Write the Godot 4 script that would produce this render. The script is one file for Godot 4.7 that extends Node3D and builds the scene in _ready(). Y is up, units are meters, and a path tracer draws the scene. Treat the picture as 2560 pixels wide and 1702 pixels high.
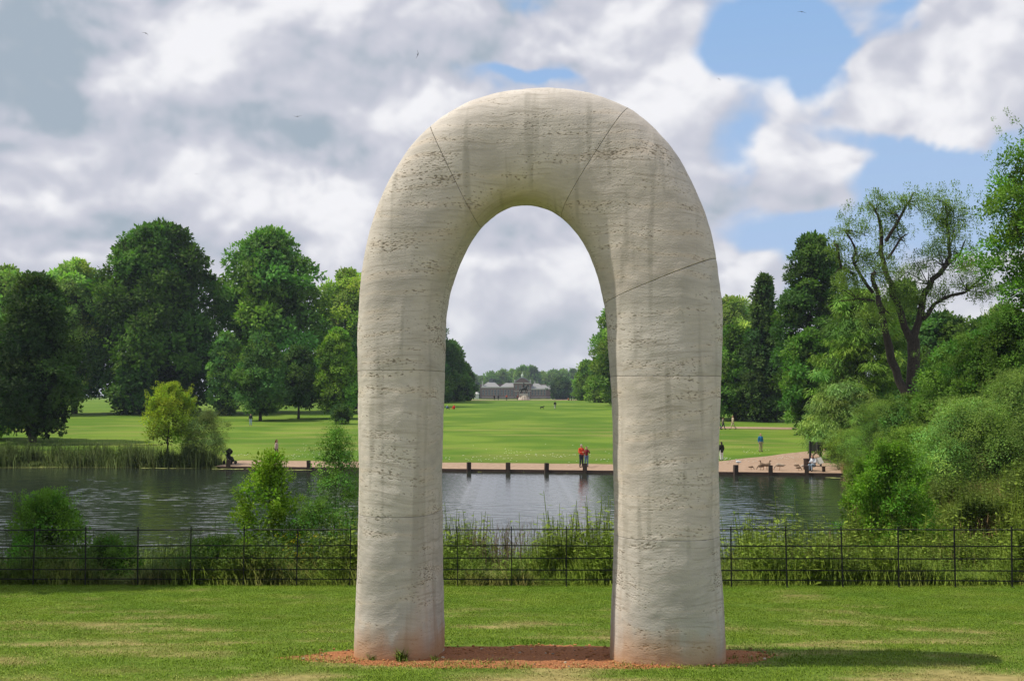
extends Node3D
# A stone arch on a lawn above a lake, park and far palace beyond. World: y up, lake surface y = 0, camera over the origin looking along -z.

const DEEP := 1700.0
var names := {}
var noise_a := FastNoiseLite.new()
var noise_b := FastNoiseLite.new()
var noise_c := FastNoiseLite.new()
var noise_d := FastNoiseLite.new()
var leaf_mat: StandardMaterial3D
var grass_mat: StandardMaterial3D
var bark_mat: StandardMaterial3D
var bark_pale: StandardMaterial3D
var clumps: Array = []
var body_cache := {}
var tint_cache := {}

# ---------------------------------------------------------------- mesh builder
class MB:
	var v := PackedVector3Array()
	var n := PackedVector3Array()
	var c := PackedColorArray()
	var col := Color(1, 1, 1)
	func tri(a: Vector3, b: Vector3, d: Vector3, na: Vector3, nb: Vector3, nd: Vector3) -> void:
		if (b - a).cross(d - a).dot(na + nb + nd) > 0.0:
			v.append(a); v.append(d); v.append(b)
			n.append(na); n.append(nd); n.append(nb)
		else:
			v.append(a); v.append(b); v.append(d)
			n.append(na); n.append(nb); n.append(nd)
		c.append(col); c.append(col); c.append(col)
	func flat_tri(a: Vector3, b: Vector3, d: Vector3, toward: Vector3) -> void:
		var k := (b - a).cross(d - a).normalized()
		if k.dot(toward) < 0.0: k = -k
		tri(a, b, d, k, k, k)
	func quad(a: Vector3, b: Vector3, d: Vector3, e: Vector3, toward: Vector3) -> void:
		flat_tri(a, b, d, toward); flat_tri(a, d, e, toward)
	func box(at: Vector3, size: Vector3, turn := Basis.IDENTITY) -> void:
		var h := size * 0.5
		for ax in 3:
			for s in [-1.0, 1.0]:
				var k := Vector3.ZERO; k[ax] = s
				var u := Vector3.ZERO; u[(ax + 1) % 3] = h[(ax + 1) % 3]
				var w := Vector3.ZERO; w[(ax + 2) % 3] = h[(ax + 2) % 3]
				var m := k * h[ax]
				quad(at + turn * (m - u - w), at + turn * (m + u - w), at + turn * (m + u + w), at + turn * (m - u + w), turn * k)
	func tube(path: Array, radii: Array, sides := 8, cap := true) -> void:
		var rings := []
		var normals := []
		var side := Vector3.ZERO
		for i in path.size():
			var dir: Vector3 = (path[mini(i + 1, path.size() - 1)] - path[maxi(i - 1, 0)]).normalized()
			if side == Vector3.ZERO:
				side = dir.cross(Vector3(0.31, 0.17, 0.94)).normalized()
			side = (side - dir * side.dot(dir)).normalized()
			var up := dir.cross(side)
			var ring := []
			var rn := []
			for k in sides:
				var a := TAU * k / sides
				var o := side * cos(a) + up * sin(a)
				ring.append(path[i] + o * radii[i]); rn.append(o)
			rings.append(ring); normals.append(rn)
		for i in path.size() - 1:
			for k in sides:
				var j := (k + 1) % sides
				tri(rings[i][k], rings[i + 1][k], rings[i + 1][j], normals[i][k], normals[i + 1][k], normals[i + 1][j])
				tri(rings[i][k], rings[i + 1][j], rings[i][j], normals[i][k], normals[i + 1][j], normals[i][j])
		if cap:
			for e in [0, path.size() - 1]:
				var toward: Vector3 = (path[0] - path[1]) if e == 0 else (path[e] - path[e - 1])
				for k in sides:
					flat_tri(path[e], rings[e][k], rings[e][(k + 1) % sides], toward)
	func lathe(profile: Array, at: Vector3, sides := 12) -> void:
		for i in profile.size() - 1:
			var p: Vector2 = profile[i]
			var q: Vector2 = profile[i + 1]
			var t := (q - p).normalized()
			for k in sides:
				var a := TAU * k / sides
				var b := TAU * (k + 1) / sides
				var oa := Vector3(cos(a), 0, sin(a)); var ob := Vector3(cos(b), 0, sin(b))
				var na := oa * t.y + Vector3(0, -t.x, 0); var nb := ob * t.y + Vector3(0, -t.x, 0)
				var pa := at + oa * p.x + Vector3(0, p.y, 0); var pb := at + ob * p.x + Vector3(0, p.y, 0)
				var qa := at + oa * q.x + Vector3(0, q.y, 0); var qb := at + ob * q.x + Vector3(0, q.y, 0)
				if p.x > 1e-5: tri(pa, pb, qb, na, nb, nb)
				if q.x > 1e-5: tri(pa, qb, qa, na, nb, na)
	func commit(m: Material) -> ArrayMesh:
		var arr := []
		arr.resize(Mesh.ARRAY_MAX)
		arr[Mesh.ARRAY_VERTEX] = v
		arr[Mesh.ARRAY_NORMAL] = n
		arr[Mesh.ARRAY_COLOR] = c
		var mesh := ArrayMesh.new()
		mesh.add_surface_from_arrays(Mesh.PRIMITIVE_TRIANGLES, arr)
		mesh.surface_set_material(0, m)
		return mesh

# a sheet given by rows of points (and colours), smooth normals
func sheet(rows: Array, cols: Array, m: Material) -> ArrayMesh:
	var w: int = rows[0].size()
	var hgt := rows.size()
	var v := PackedVector3Array(); var n := PackedVector3Array(); var c := PackedColorArray(); var idx := PackedInt32Array()
	for r in hgt:
		for k in w:
			v.append(rows[r][k])
			c.append(cols[r][k] if cols.size() else Color.WHITE)
			var du: Vector3 = rows[r][mini(k + 1, w - 1)] - rows[r][maxi(k - 1, 0)]
			var dv: Vector3 = rows[mini(r + 1, hgt - 1)][k] - rows[maxi(r - 1, 0)][k]
			var nn := du.cross(dv).normalized()
			if nn.length_squared() < 0.5: nn = Vector3.UP
			n.append(nn if nn.y >= 0.0 else -nn)
	for r in hgt - 1:
		for k in w - 1:
			var a := r * w + k
			var b := a + 1
			var e := a + w
			var f := e + 1
			var up := (v[f] - v[a]).cross(v[e] - v[b]).y
			if up > 0.0: idx.append_array([a, e, b, b, e, f])
			else: idx.append_array([a, b, e, b, f, e])
	var arr := []
	arr.resize(Mesh.ARRAY_MAX)
	arr[Mesh.ARRAY_VERTEX] = v; arr[Mesh.ARRAY_NORMAL] = n; arr[Mesh.ARRAY_COLOR] = c; arr[Mesh.ARRAY_INDEX] = idx
	var mesh := ArrayMesh.new()
	mesh.add_surface_from_arrays(Mesh.PRIMITIVE_TRIANGLES, arr)
	mesh.surface_set_material(0, m)
	return mesh

# ---------------------------------------------------------------- naming
func numbered(called: String) -> String:
	var k: int = names.get(called, 0)
	names[called] = k + 1
	return called if k == 0 else "%s_%03d" % [called, k]

func tag(o: Node3D, label := "", category := "", group := "", kind := "") -> Node3D:
	if label: o.set_meta("label", label)
	if category: o.set_meta("category", category)
	if group: o.set_meta("group", group)
	if kind: o.set_meta("kind", kind)
	return o

func thing(called: String, label: String, category: String, at := Vector3.ZERO, turn := 0.0, group := "") -> Node3D:
	var o := Node3D.new()
	o.name = numbered(called)
	add_child(o)
	o.position = at
	o.rotation.y = turn
	tag(o, label, category, group)
	return o

func part(called: String, mesh: Mesh, parent: Node3D, kind := "") -> MeshInstance3D:
	var o := MeshInstance3D.new()
	o.mesh = mesh
	var key := "%d/%s" % [parent.get_instance_id(), called]
	var k: int = names.get(key, 0)
	names[key] = k + 1
	o.name = called if k == 0 else "%s_%03d" % [called, k]
	parent.add_child(o, true)
	if kind: o.set_meta("kind", kind)
	return o

func single(called: String, mesh: Mesh, label := "", category := "", group := "", kind := "") -> MeshInstance3D:
	var o := MeshInstance3D.new()
	o.mesh = mesh
	o.name = numbered(called)
	add_child(o)
	tag(o, label, category, group, kind)
	return o

func many(called: String, mesh: Mesh, places: Array, tints: Array, parent: Node3D) -> MultiMeshInstance3D:
	var mm := MultiMesh.new()
	mm.transform_format = MultiMesh.TRANSFORM_3D
	mm.use_colors = true
	mm.mesh = mesh
	mm.instance_count = places.size()
	for i in places.size():
		mm.set_instance_transform(i, places[i])
		mm.set_instance_color(i, tints[i])
	var o := MultiMeshInstance3D.new()
	o.multimesh = mm
	o.name = numbered(called) if parent == self else called
	parent.add_child(o, true)
	o.set_meta("kind", "stuff")
	return o

func lin(r: float, g: float, b: float) -> Color:   # a linear base colour as the sRGB value that albedo_color wants
	return Color(r, g, b).linear_to_srgb()

func mat(r: float, g: float, b: float, rough := 0.8, metal := 0.0) -> StandardMaterial3D:
	var key := "%.3f %.3f %.3f %.2f %.2f" % [r, g, b, rough, metal]
	if not tint_cache.has(key):
		var m := StandardMaterial3D.new()
		m.albedo_color = lin(r, g, b)
		m.roughness = rough
		m.metallic = metal
		m.metallic_specular = 0.35
		tint_cache[key] = m
	return tint_cache[key]

func noise_tex(size: int, freq: float, octaves: int, seed_: int, ramp: Array, normal := 0.0, kind := FastNoiseLite.TYPE_SIMPLEX_SMOOTH) -> NoiseTexture2D:
	var f := FastNoiseLite.new()
	f.noise_type = kind; f.frequency = freq; f.fractal_octaves = octaves; f.seed = seed_
	var t := NoiseTexture2D.new()
	t.width = size; t.height = size; t.seamless = true; t.noise = f; t.generate_mipmaps = false
	if normal > 0.0:
		t.as_normal_map = true; t.bump_strength = normal
	elif ramp.size():
		var g := Gradient.new()
		var off := PackedFloat32Array(); var cc := PackedColorArray()
		for e in ramp:
			off.append(e[0]); cc.append(e[1])
		g.offsets = off; g.colors = cc
		t.color_ramp = g
	return t

# ---------------------------------------------------------------- the lie of the land
func shore(x: float) -> float:          # depth of the far waterline
	return minf(82.5, 77.6 - 0.151 * x)

func lake_in(x: float, d: float) -> float:    # > 0 inside the lake
	var near := d - 33.0 - noise_a.get_noise_2d(x * 6.0, 40.0) * 1.6
	var right := 15.8 + (d - 45.7) * 0.31 - x
	return minf(minf(near, shore(x) - d), minf(right, x + 150.0))

func land(x: float, d: float) -> float:
	if d < 10.65: return 3.26 + (10.65 - maxf(d, -60.0)) * 0.1117
	if d < 21.5: return 3.26 - (d - 10.65) * 0.1235
	var s := lake_in(x, d)
	var e := d - shore(x)
	var far := 0.16
	if e > 8.0: far = 0.16 + (minf(e, 145.0) - 8.0) * 0.0182
	if e > 145.0: far += (minf(e, 280.0) - 145.0) * 0.0108
	if e > 280.0: far = maxf(1.9, far - (e - 280.0) * 0.006)
	if e > 0.0:
		var side := clampf((x - 24.0) * 0.06, 0.0, 0.6) * clampf(1.0 - e / 30.0, 0.0, 1.0)
		return far + side
	var near := 1.92 - (d - 21.5) * 0.168
	var bank := clampf(-s, 0.0, 7.0) * 0.34 + 0.1
	if d < 33.0:
		return maxf(near, minf(bank, 1.0)) if x > 8.0 else near
	return minf(bank, 2.6)

func land_h(x: float, d: float) -> float:
	var s := lake_in(x, d)
	if s > 0.0: return -minf(1.1, 0.12 + s * 0.5)
	var h := land(x, d)
	if d < 85.0 and d > 22.0: h = minf(h, 0.14 + maxf(0.0, -s) * 0.6)
	return h

func ground(x: float, d: float) -> Vector3:
	return Vector3(x, land_h(x, d), -d)

# ---------------------------------------------------------------- sky
func bump(az: float, el: float, a0: float, e0: float, ra: float, re: float) -> float:
	var u := (az - a0) / ra
	var w := (el - e0) / re
	if u * u + w * w > 6.0: return 0.0
	return exp(-(u * u + w * w))

var blue_holes := []
var bright := []
var dark := []

func sky_color(az: float, el: float) -> Color:   # degrees; clouds and air only
	var e := deg_to_rad(maxf(el, 0.0)); var a := deg_to_rad(az)
	var px := sin(a) * cos(e) * 92.0; var pz := -cos(a) * cos(e) * 92.0
	var py := sin(e) * 125.0 + minf(el, 0.0) * 2.0
	var wx := noise_b.get_noise_3d(px * 0.9 + 130.0, py, pz * 0.9) * 5.5
	var wy := noise_b.get_noise_3d(px * 0.9, py + 170.0, pz * 0.9) * 5.5
	var f := noise_c.get_noise_3d(px + wx, py + wy, pz)
	var lit := noise_c.get_noise_3d(px + wx - 2.2, py + wy + 3.4, pz)
	var qx := px * 3.1 + wx * 2.0; var qy := py * 3.1 + wy * 2.0; var qz := pz * 3.1
	var fine := 0.5 * noise_c.get_noise_3d(qx, qy, qz) - 0.55 * (noise_d.get_noise_3d(px + wx * 0.8, py + wy * 0.8, pz) + 0.45)
	var fine_lit := 0.5 * noise_c.get_noise_3d(qx - 2.4, qy + 4.2, qz) - 0.55 * (noise_d.get_noise_3d(px + wx * 0.8 - 0.8, py + wy * 0.8 + 1.5, pz) + 0.45)
	var waz := az + wx * 0.45 + fine * 2.6
	var wel := el + wy * 0.32 + fine_lit * 2.0
	var cover := 0.64 + f * 0.85 + fine * 1.25
	for b in blue_holes: cover -= b[4] * bump(waz, wel, b[0], b[1], b[2], b[3])
	var puff := 0.0
	for b in bright:
		var g: float = bump(waz, wel, b[0], b[1], b[2], b[3])
		puff += b[4] * g
		cover += 0.40 * g
	for b in dark:
		var g: float = bump(waz, wel, b[0], b[1], b[2], b[3])
		puff -= b[4] * 0.78 * g
		cover += 0.4 * g
	var alpha := smoothstep(0.0, 0.42, cover)
	var shade := 0.52 + (f - lit) * 0.95 + puff * 0.85 + f * 0.12 + (fine - fine_lit) * 1.15 + fine * 0.3
	shade = clampf(shade, 0.0, 1.0)
	var grey := Color(0.385, 0.46, 0.54)
	var mid := Color(0.60, 0.615, 0.70)
	var white := Color(0.92, 0.92, 0.95)
	var cloud := grey.lerp(mid, smoothstep(0.0, 0.5, shade)).lerp(white, smoothstep(0.42, 1.0, shade))
	var blue := Color(0.43, 0.58, 0.82).lerp(Color(0.25, 0.45, 0.77), smoothstep(4.0, 30.0, el))
	var low := 1.0 - smoothstep(0.0, 9.0, el)
	var out := blue.lerp(cloud, alpha)
	out = out.lerp(Color(0.60, 0.635, 0.70), low * 0.45)
	out.a = 1.0
	return out

func make_sky() -> ImageTexture:
	var W := 4096; var H := 2048
	# the whole dome at an eighth of the size, then the part with fine cloud at full size: one and the same function
	var small := Image.create(W / 8, H / 8, false, Image.FORMAT_RGB8)
	small.fill(Color(0.62, 0.64, 0.69).linear_to_srgb())
	for y in H / 16 + 1:
		for x in W / 8:
			small.set_pixel(x, y, sky_color(wrapf((x + 0.5) * 8.0 / W * 360.0, -180.0, 180.0), 90.0 - (y + 0.5) * 8.0 / H * 180.0).linear_to_srgb())
	small.resize(W, H, Image.INTERPOLATE_CUBIC)
	var half := int(W * 32.0 / 360.0)
	var y0 := int(H * (90.0 - 26.0) / 180.0); var y1 := H / 2 + 4
	for y in range(y0, y1):
		for x in range(-half, half):
			var c := sky_color((x + 0.5) / W * 360.0, 90.0 - (y + 0.5) / H * 180.0).linear_to_srgb()
			var at := (x + W) % W
			var t := minf(half - absf(x), y - y0) / 24.0
			if t < 1.0: c = small.get_pixel(at, y).lerp(c, t)
			small.set_pixel(at, y, c)
	return ImageTexture.create_from_image(small)

# ---------------------------------------------------------------- bodies: smooth unions of tapered capsules, meshed as surface nets
func nets(bones: Array, cell: float, k: float, m: Material) -> ArrayMesh:
	var lo := Vector3.ONE * 1e9; var hi := -lo
	for b in bones:
		for e in 2:
			var r: float = b[2 + e] + k + cell * 2.0
			lo = lo.min(b[e] - Vector3.ONE * r); hi = hi.max(b[e] + Vector3.ONE * r)
	var nx := int((hi.x - lo.x) / cell) + 2; var ny := int((hi.y - lo.y) / cell) + 2; var nz := int((hi.z - lo.z) / cell) + 2
	var f := PackedFloat32Array(); f.resize(nx * ny * nz); f.fill(1e3)
	for b in bones:
		var a: Vector3 = b[0]; var q: Vector3 = b[1]
		var ab := q - a
		var len2 := maxf(ab.length_squared(), 1e-9)
		var r := maxf(b[2], b[3]) + k + cell * 2.0
		var p0 := ((a.min(q) - Vector3.ONE * r - lo) / cell).floor(); var p1 := ((a.max(q) + Vector3.ONE * r - lo) / cell).ceil()
		for z in range(maxi(0, int(p0.z)), mini(nz, int(p1.z) + 1)):
			for y in range(maxi(0, int(p0.y)), mini(ny, int(p1.y) + 1)):
				for x in range(maxi(0, int(p0.x)), mini(nx, int(p1.x) + 1)):
					var p := lo + Vector3(x, y, z) * cell
					var t := clampf((p - a).dot(ab) / len2, 0.0, 1.0)
					var dd := (p - a - ab * t).length() - lerpf(b[2], b[3], t)
					var i := (z * ny + y) * nx + x
					var g := f[i]
					var hh := clampf(0.5 + 0.5 * (g - dd) / k, 0.0, 1.0)
					f[i] = lerpf(g, dd, hh) - k * hh * (1.0 - hh)
	var at := {}
	var pts := PackedVector3Array(); var nrm := PackedVector3Array()
	var sy := nx; var sz := nx * ny
	for z in nz - 1:
		for y in ny - 1:
			for x in nx - 1:
				var i := (z * ny + y) * nx + x
				var inside := 0
				for o in [0, 1, sy, sy + 1, sz, sz + 1, sz + sy, sz + sy + 1]:
					if f[i + o] < 0.0: inside += 1
				if inside == 0 or inside == 8: continue
				var sum := Vector3.ZERO; var cnt := 0
				for e in [[0, 0, 0, 0], [0, 1, 0, 0], [0, 0, 1, 0], [0, 1, 1, 0], [1, 0, 0, 1], [1, 1, 0, 1], [1, 0, 1, 1], [1, 1, 1, 1], [2, 0, 0, 2], [2, 1, 0, 2], [2, 0, 1, 2], [2, 1, 1, 2]]:
					var o := Vector3.ZERO
					if e[0] == 0: o = Vector3(0, e[1], e[2])
					elif e[0] == 1: o = Vector3(e[1], 0, e[2])
					else: o = Vector3(e[1], e[2], 0)
					var ia := i + int(o.x) + int(o.y) * sy + int(o.z) * sz
					var ib := ia + (1 if e[0] == 0 else sy if e[0] == 1 else sz)
					if (f[ia] < 0.0) != (f[ib] < 0.0):
						var t := f[ia] / (f[ia] - f[ib])
						o[e[0]] += t
						sum += o; cnt += 1
				at[i] = pts.size()
				pts.append(lo + (Vector3(x, y, z) + sum / cnt) * cell)
				nrm.append(Vector3(f[i + 1] + f[i + 1 + sy] + f[i + 1 + sz] + f[i + 1 + sy + sz] - f[i] - f[i + sy] - f[i + sz] - f[i + sy + sz],
					f[i + sy] + f[i + sy + 1] + f[i + sy + sz] + f[i + sy + sz + 1] - f[i] - f[i + 1] - f[i + sz] - f[i + 1 + sz],
					f[i + sz] + f[i + sz + 1] + f[i + sz + sy] + f[i + sz + sy + 1] - f[i] - f[i + 1] - f[i + sy] - f[i + 1 + sy]).normalized())
	var mb := MB.new()
	for i in at:
		for e in [[1, sy, sz], [sy, sz, 1], [sz, 1, sy]]:
			var j: int = i + e[0]
			if (f[i] < 0.0) == (f[j] < 0.0): continue
			var q := [i, i - e[1], i - e[1] - e[2], i - e[2]]
			if not (at.has(q[1]) and at.has(q[2]) and at.has(q[3])): continue
			var w := []
			for s in q: w.append(at[s])
			mb.tri(pts[w[0]], pts[w[1]], pts[w[2]], nrm[w[0]], nrm[w[1]], nrm[w[2]])
			mb.tri(pts[w[0]], pts[w[2]], pts[w[3]], nrm[w[0]], nrm[w[2]], nrm[w[3]])
	return mb.commit(m)

func pose(kind: String) -> Dictionary:
	var j := {"pelvis": Vector3(0, 0.95, 0), "chest": Vector3(0, 1.30, 0.01), "neck": Vector3(0, 1.46, 0.0), "head": Vector3(0, 1.60, 0.03)}
	for s in [-1, 1]:
		var t := "l" if s < 0 else "r"
		j["sh" + t] = Vector3(0.17 * s, 1.40, 0); j["el" + t] = Vector3(0.24 * s, 1.13, -0.03); j["wr" + t] = Vector3(0.23 * s, 0.89, 0.06)
		j["hip" + t] = Vector3(0.09 * s, 0.92, 0); j["kn" + t] = Vector3(0.10 * s, 0.50, 0.03); j["an" + t] = Vector3(0.11 * s, 0.09, -0.02); j["toe" + t] = Vector3(0.13 * s, 0.045, 0.15)
	if kind == "walk":
		j.knl = Vector3(-0.09, 0.51, 0.16); j.anl = Vector3(-0.09, 0.10, 0.27); j.toel = Vector3(-0.09, 0.07, 0.44)
		j.knr = Vector3(0.09, 0.50, -0.06); j.anr = Vector3(0.10, 0.16, -0.36); j.toer = Vector3(0.10, 0.05, -0.22)
		j.ell = Vector3(-0.23, 1.13, -0.14); j.wrl = Vector3(-0.21, 0.90, -0.12); j.elr = Vector3(0.23, 1.14, 0.05); j.wrr = Vector3(0.20, 0.96, 0.24)
	elif kind == "hold":       # both forearms raised in front of the chest
		j.ell = Vector3(-0.25, 1.14, 0.06); j.wrl = Vector3(-0.10, 1.16, 0.28); j.elr = Vector3(0.26, 1.15, 0.06); j.wrr = Vector3(0.12, 1.27, 0.27)
	elif kind == "point":
		j.elr = Vector3(0.30, 1.20, 0.12); j.wrr = Vector3(0.30, 1.42, 0.24); j.anl = Vector3(-0.17, 0.09, -0.06); j.toel = Vector3(-0.24, 0.045, 0.1)
	elif kind == "sit" or kind == "ground":
		var low := 0.42 if kind == "sit" else 0.13
		var drop := 0.92 - low
		for e in j: j[e] -= Vector3(0, drop, 0)
		for s in [-1, 1]:
			var t := "l" if s < 0 else "r"
			if kind == "sit":
				j["kn" + t] = Vector3(0.11 * s, 0.48, 0.43); j["an" + t] = Vector3(0.12 * s, 0.09, 0.42); j["toe" + t] = Vector3(0.14 * s, 0.045, 0.58)
				j["el" + t] = j["sh" + t] + Vector3(0.07 * s, -0.24, 0.10); j["wr" + t] = Vector3(0.16 * s, 0.66, 0.36)
			else:
				j["kn" + t] = Vector3(0.14 * s, 0.45, 0.36); j["an" + t] = Vector3(0.13 * s, 0.09, 0.62); j["toe" + t] = Vector3(0.15 * s, 0.045, 0.78)
				j["el" + t] = j["sh" + t] + Vector3(0.08 * s, -0.22, 0.12); j["wr" + t] = Vector3(0.06 * s, 0.40, 0.34)
		j.chest += Vector3(0, -0.02, 0.05); j.neck += Vector3(0, -0.03, 0.09); j.head += Vector3(0, -0.04, 0.14)
	return j

# parts of a figure in one pose: the body is one continuous mesh, clothes and hair lie over it
func figure_meshes(kind: String, long_hair: bool, coat: bool) -> Dictionary:
	var key := "%s%s%s" % [kind, long_hair, coat]
	if body_cache.has(key): return body_cache[key]
	var j := pose(kind)
	var body := [[j.pelvis, j.chest, 0.125, 0.135], [j.chest, j.neck, 0.12, 0.06], [j.neck, j.head, 0.052, 0.06], [j.head + Vector3(0, 0.035, -0.01), j.head + Vector3(0, -0.05, 0.03), 0.095, 0.062], [j.head + Vector3(0, 0.0, 0.085), j.head + Vector3(0, -0.02, 0.11), 0.012, 0.016]]
	var top := [[j.pelvis + Vector3(0, -0.08 if coat else 0.02, 0), j.chest, 0.165 if coat else 0.145, 0.155], [j.chest, j.neck - Vector3(0, 0.04, 0), 0.14, 0.08]]
	var legs := [[j.pelvis + Vector3(0, 0.03, 0), j.pelvis - Vector3(0, 0.02, 0), 0.14, 0.145]]
	var hair := [[j.head + Vector3(0, 0.065, -0.025), j.head + Vector3(0, 0.03, -0.045), 0.092, 0.085]]
	if long_hair: hair.append([j.head + Vector3(0, 0.0, -0.06), j.neck + Vector3(0, -0.06, -0.09), 0.085, 0.06])
	var shoes := []
	for t in ["l", "r"]:
		body.append_array([[j["sh" + t], j["el" + t], 0.05, 0.038], [j["el" + t], j["wr" + t], 0.038, 0.026], [j["hip" + t], j["kn" + t], 0.085, 0.055], [j["kn" + t], j["an" + t], 0.055, 0.036], [j["an" + t], j["toe" + t], 0.04, 0.03]])
		var d: Vector3 = (j["wr" + t] - j["el" + t]).normalized()
		body.append([j["wr" + t], j["wr" + t] + d * 0.08, 0.026, 0.034])
		top.append_array([[j.chest + Vector3(0, 0.09, 0), j["sh" + t], 0.09, 0.068], [j["sh" + t], j["el" + t], 0.07, 0.056], [j["el" + t], j["wr" + t] - d * 0.02, 0.056, 0.042]])
		legs.append_array([[j["hip" + t], j["kn" + t], 0.105, 0.072], [j["kn" + t], j["an" + t] + Vector3(0, 0.01, 0), 0.072, 0.056]])
		shoes.append([[j["an" + t] + Vector3(0, -0.03, -0.03), j["toe" + t], 0.05, 0.042]])
	var made := {"body": nets(body, 0.026, 0.03, null), "jacket": nets(top, 0.034, 0.03, null), "trousers": nets(legs, 0.034, 0.03, null), "hair": nets(hair, 0.03, 0.02, null), "shoe_a": nets(shoes[0], 0.03, 0.02, null), "shoe_b": nets(shoes[1], 0.03, 0.02, null)}
	var fingers := MB.new()
	for t in ["l", "r"]:
		var d: Vector3 = (j["wr" + t] - j["el" + t]).normalized()
		var palm: Vector3 = j["wr" + t] + d * 0.08
		var across := d.cross(Vector3(1, 0, 0.2)).normalized()
		var curl := d.cross(across)
		for k in 4:
			var r := palm + across * (k - 1.5) * 0.02 + d * 0.02
			var l: float = [0.062, 0.074, 0.069, 0.054][k]
			fingers.tube([r, r + d * l * 0.55, r + d * l * 0.9 + curl * 0.022], [0.0095, 0.0088, 0.0075], 5)
		var th: Vector3 = j["wr" + t] + d * 0.03 + across * 0.028
		fingers.tube([th, th + d * 0.03 + across * 0.026, th + d * 0.058 + across * 0.03], [0.011, 0.01, 0.008], 5)
	made.fingers = fingers.commit(null)
	body_cache[key] = made
	return made

func person(label: String, at: Vector3, yaw: float, kind: String, height: float, skin: Color, top: Color, legs: Color, hair: Color, shoes := Color(0.02, 0.02, 0.02), long_hair := false, coat := false, group := "") -> Node3D:
	var o := thing("person", label, "person", at, deg_to_rad(yaw), group)
	o.scale = Vector3.ONE * height / 1.70
	var ms := figure_meshes(kind, long_hair, coat)
	for e in [["body", "body", skin], ["hand", "fingers", skin], ["jacket", "jacket", top], ["trousers", "trousers", legs], ["hair", "hair", hair], ["shoe", "shoe_a", shoes], ["shoe", "shoe_b", shoes]]:
		var q := part(e[0], ms[e[1]], o)
		q.material_override = mat(e[2].r, e[2].g, e[2].b, 0.85)
	return o

# ---------------------------------------------------------------- plants
func clump_mesh(seed_: int, leaves: int, length: float, width: float, droop: float, spread := 1.0) -> ArrayMesh:
	var rng := RandomNumberGenerator.new(); rng.seed = seed_
	var mb := MB.new()
	for i in leaves:
		var dir := Vector3(rng.randf_range(-1, 1), rng.randf_range(-0.5, 1.0), rng.randf_range(-1, 1)).normalized()
		var at := dir * rng.randf_range(0.25, 1.0) * spread
		at.y *= 0.8
		var axis := (dir + Vector3(rng.randf_range(-0.8, 0.8), rng.randf_range(-0.6, 0.5) - droop, rng.randf_range(-0.8, 0.8))).normalized()
		var up := (dir + Vector3(0, 0.9, 0) + Vector3(rng.randf_range(-0.9, 0.9), rng.randf_range(-0.3, 0.6), rng.randf_range(-0.9, 0.9))).normalized()
		var side := axis.cross(up).normalized()
		var nn := side.cross(axis).normalized()
		var l := length * rng.randf_range(0.7, 1.25)
		var w := width * rng.randf_range(0.8, 1.2) * 0.5
		var v := rng.randf_range(0.78, 1.22)
		mb.col = Color(v * rng.randf_range(0.9, 1.15), v, v * rng.randf_range(0.8, 1.1))
		var a := at; var b := at + axis * l * 0.42 + side * w - nn * w * 0.35; var d := at + axis * l; var e := at + axis * l * 0.42 - side * w - nn * w * 0.35
		mb.flat_tri(a, b, d, nn); mb.flat_tri(a, d, e, nn)
	return mb.commit(leaf_mat)

func profile(kind: String, t: float) -> float:
	match kind:
		"round": return pow(maxf(0.0, 1.0 - pow(absf(2.0 * t - 0.95), 2.3)), 0.5)
		"dome": return pow(maxf(0.0, 1.0 - pow(t, 2.6)), 0.55) * minf(1.0, (t + 0.12) / 0.3)
		"tall": return pow(maxf(0.0, 1.0 - pow(t, 3.2)), 0.62) * minf(1.0, (t + 0.28) / 0.5)
		"cone": return (0.10 + 0.9 * pow(maxf(0.0, 1.0 - t), 0.85)) * minf(1.0, (t + 0.1) / 0.2)
		"egg": return pow(maxf(0.0, 1.0 - pow(t, 1.6)), 0.65) * minf(1.0, (t + 0.15) / 0.32)
	return 1.0

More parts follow.
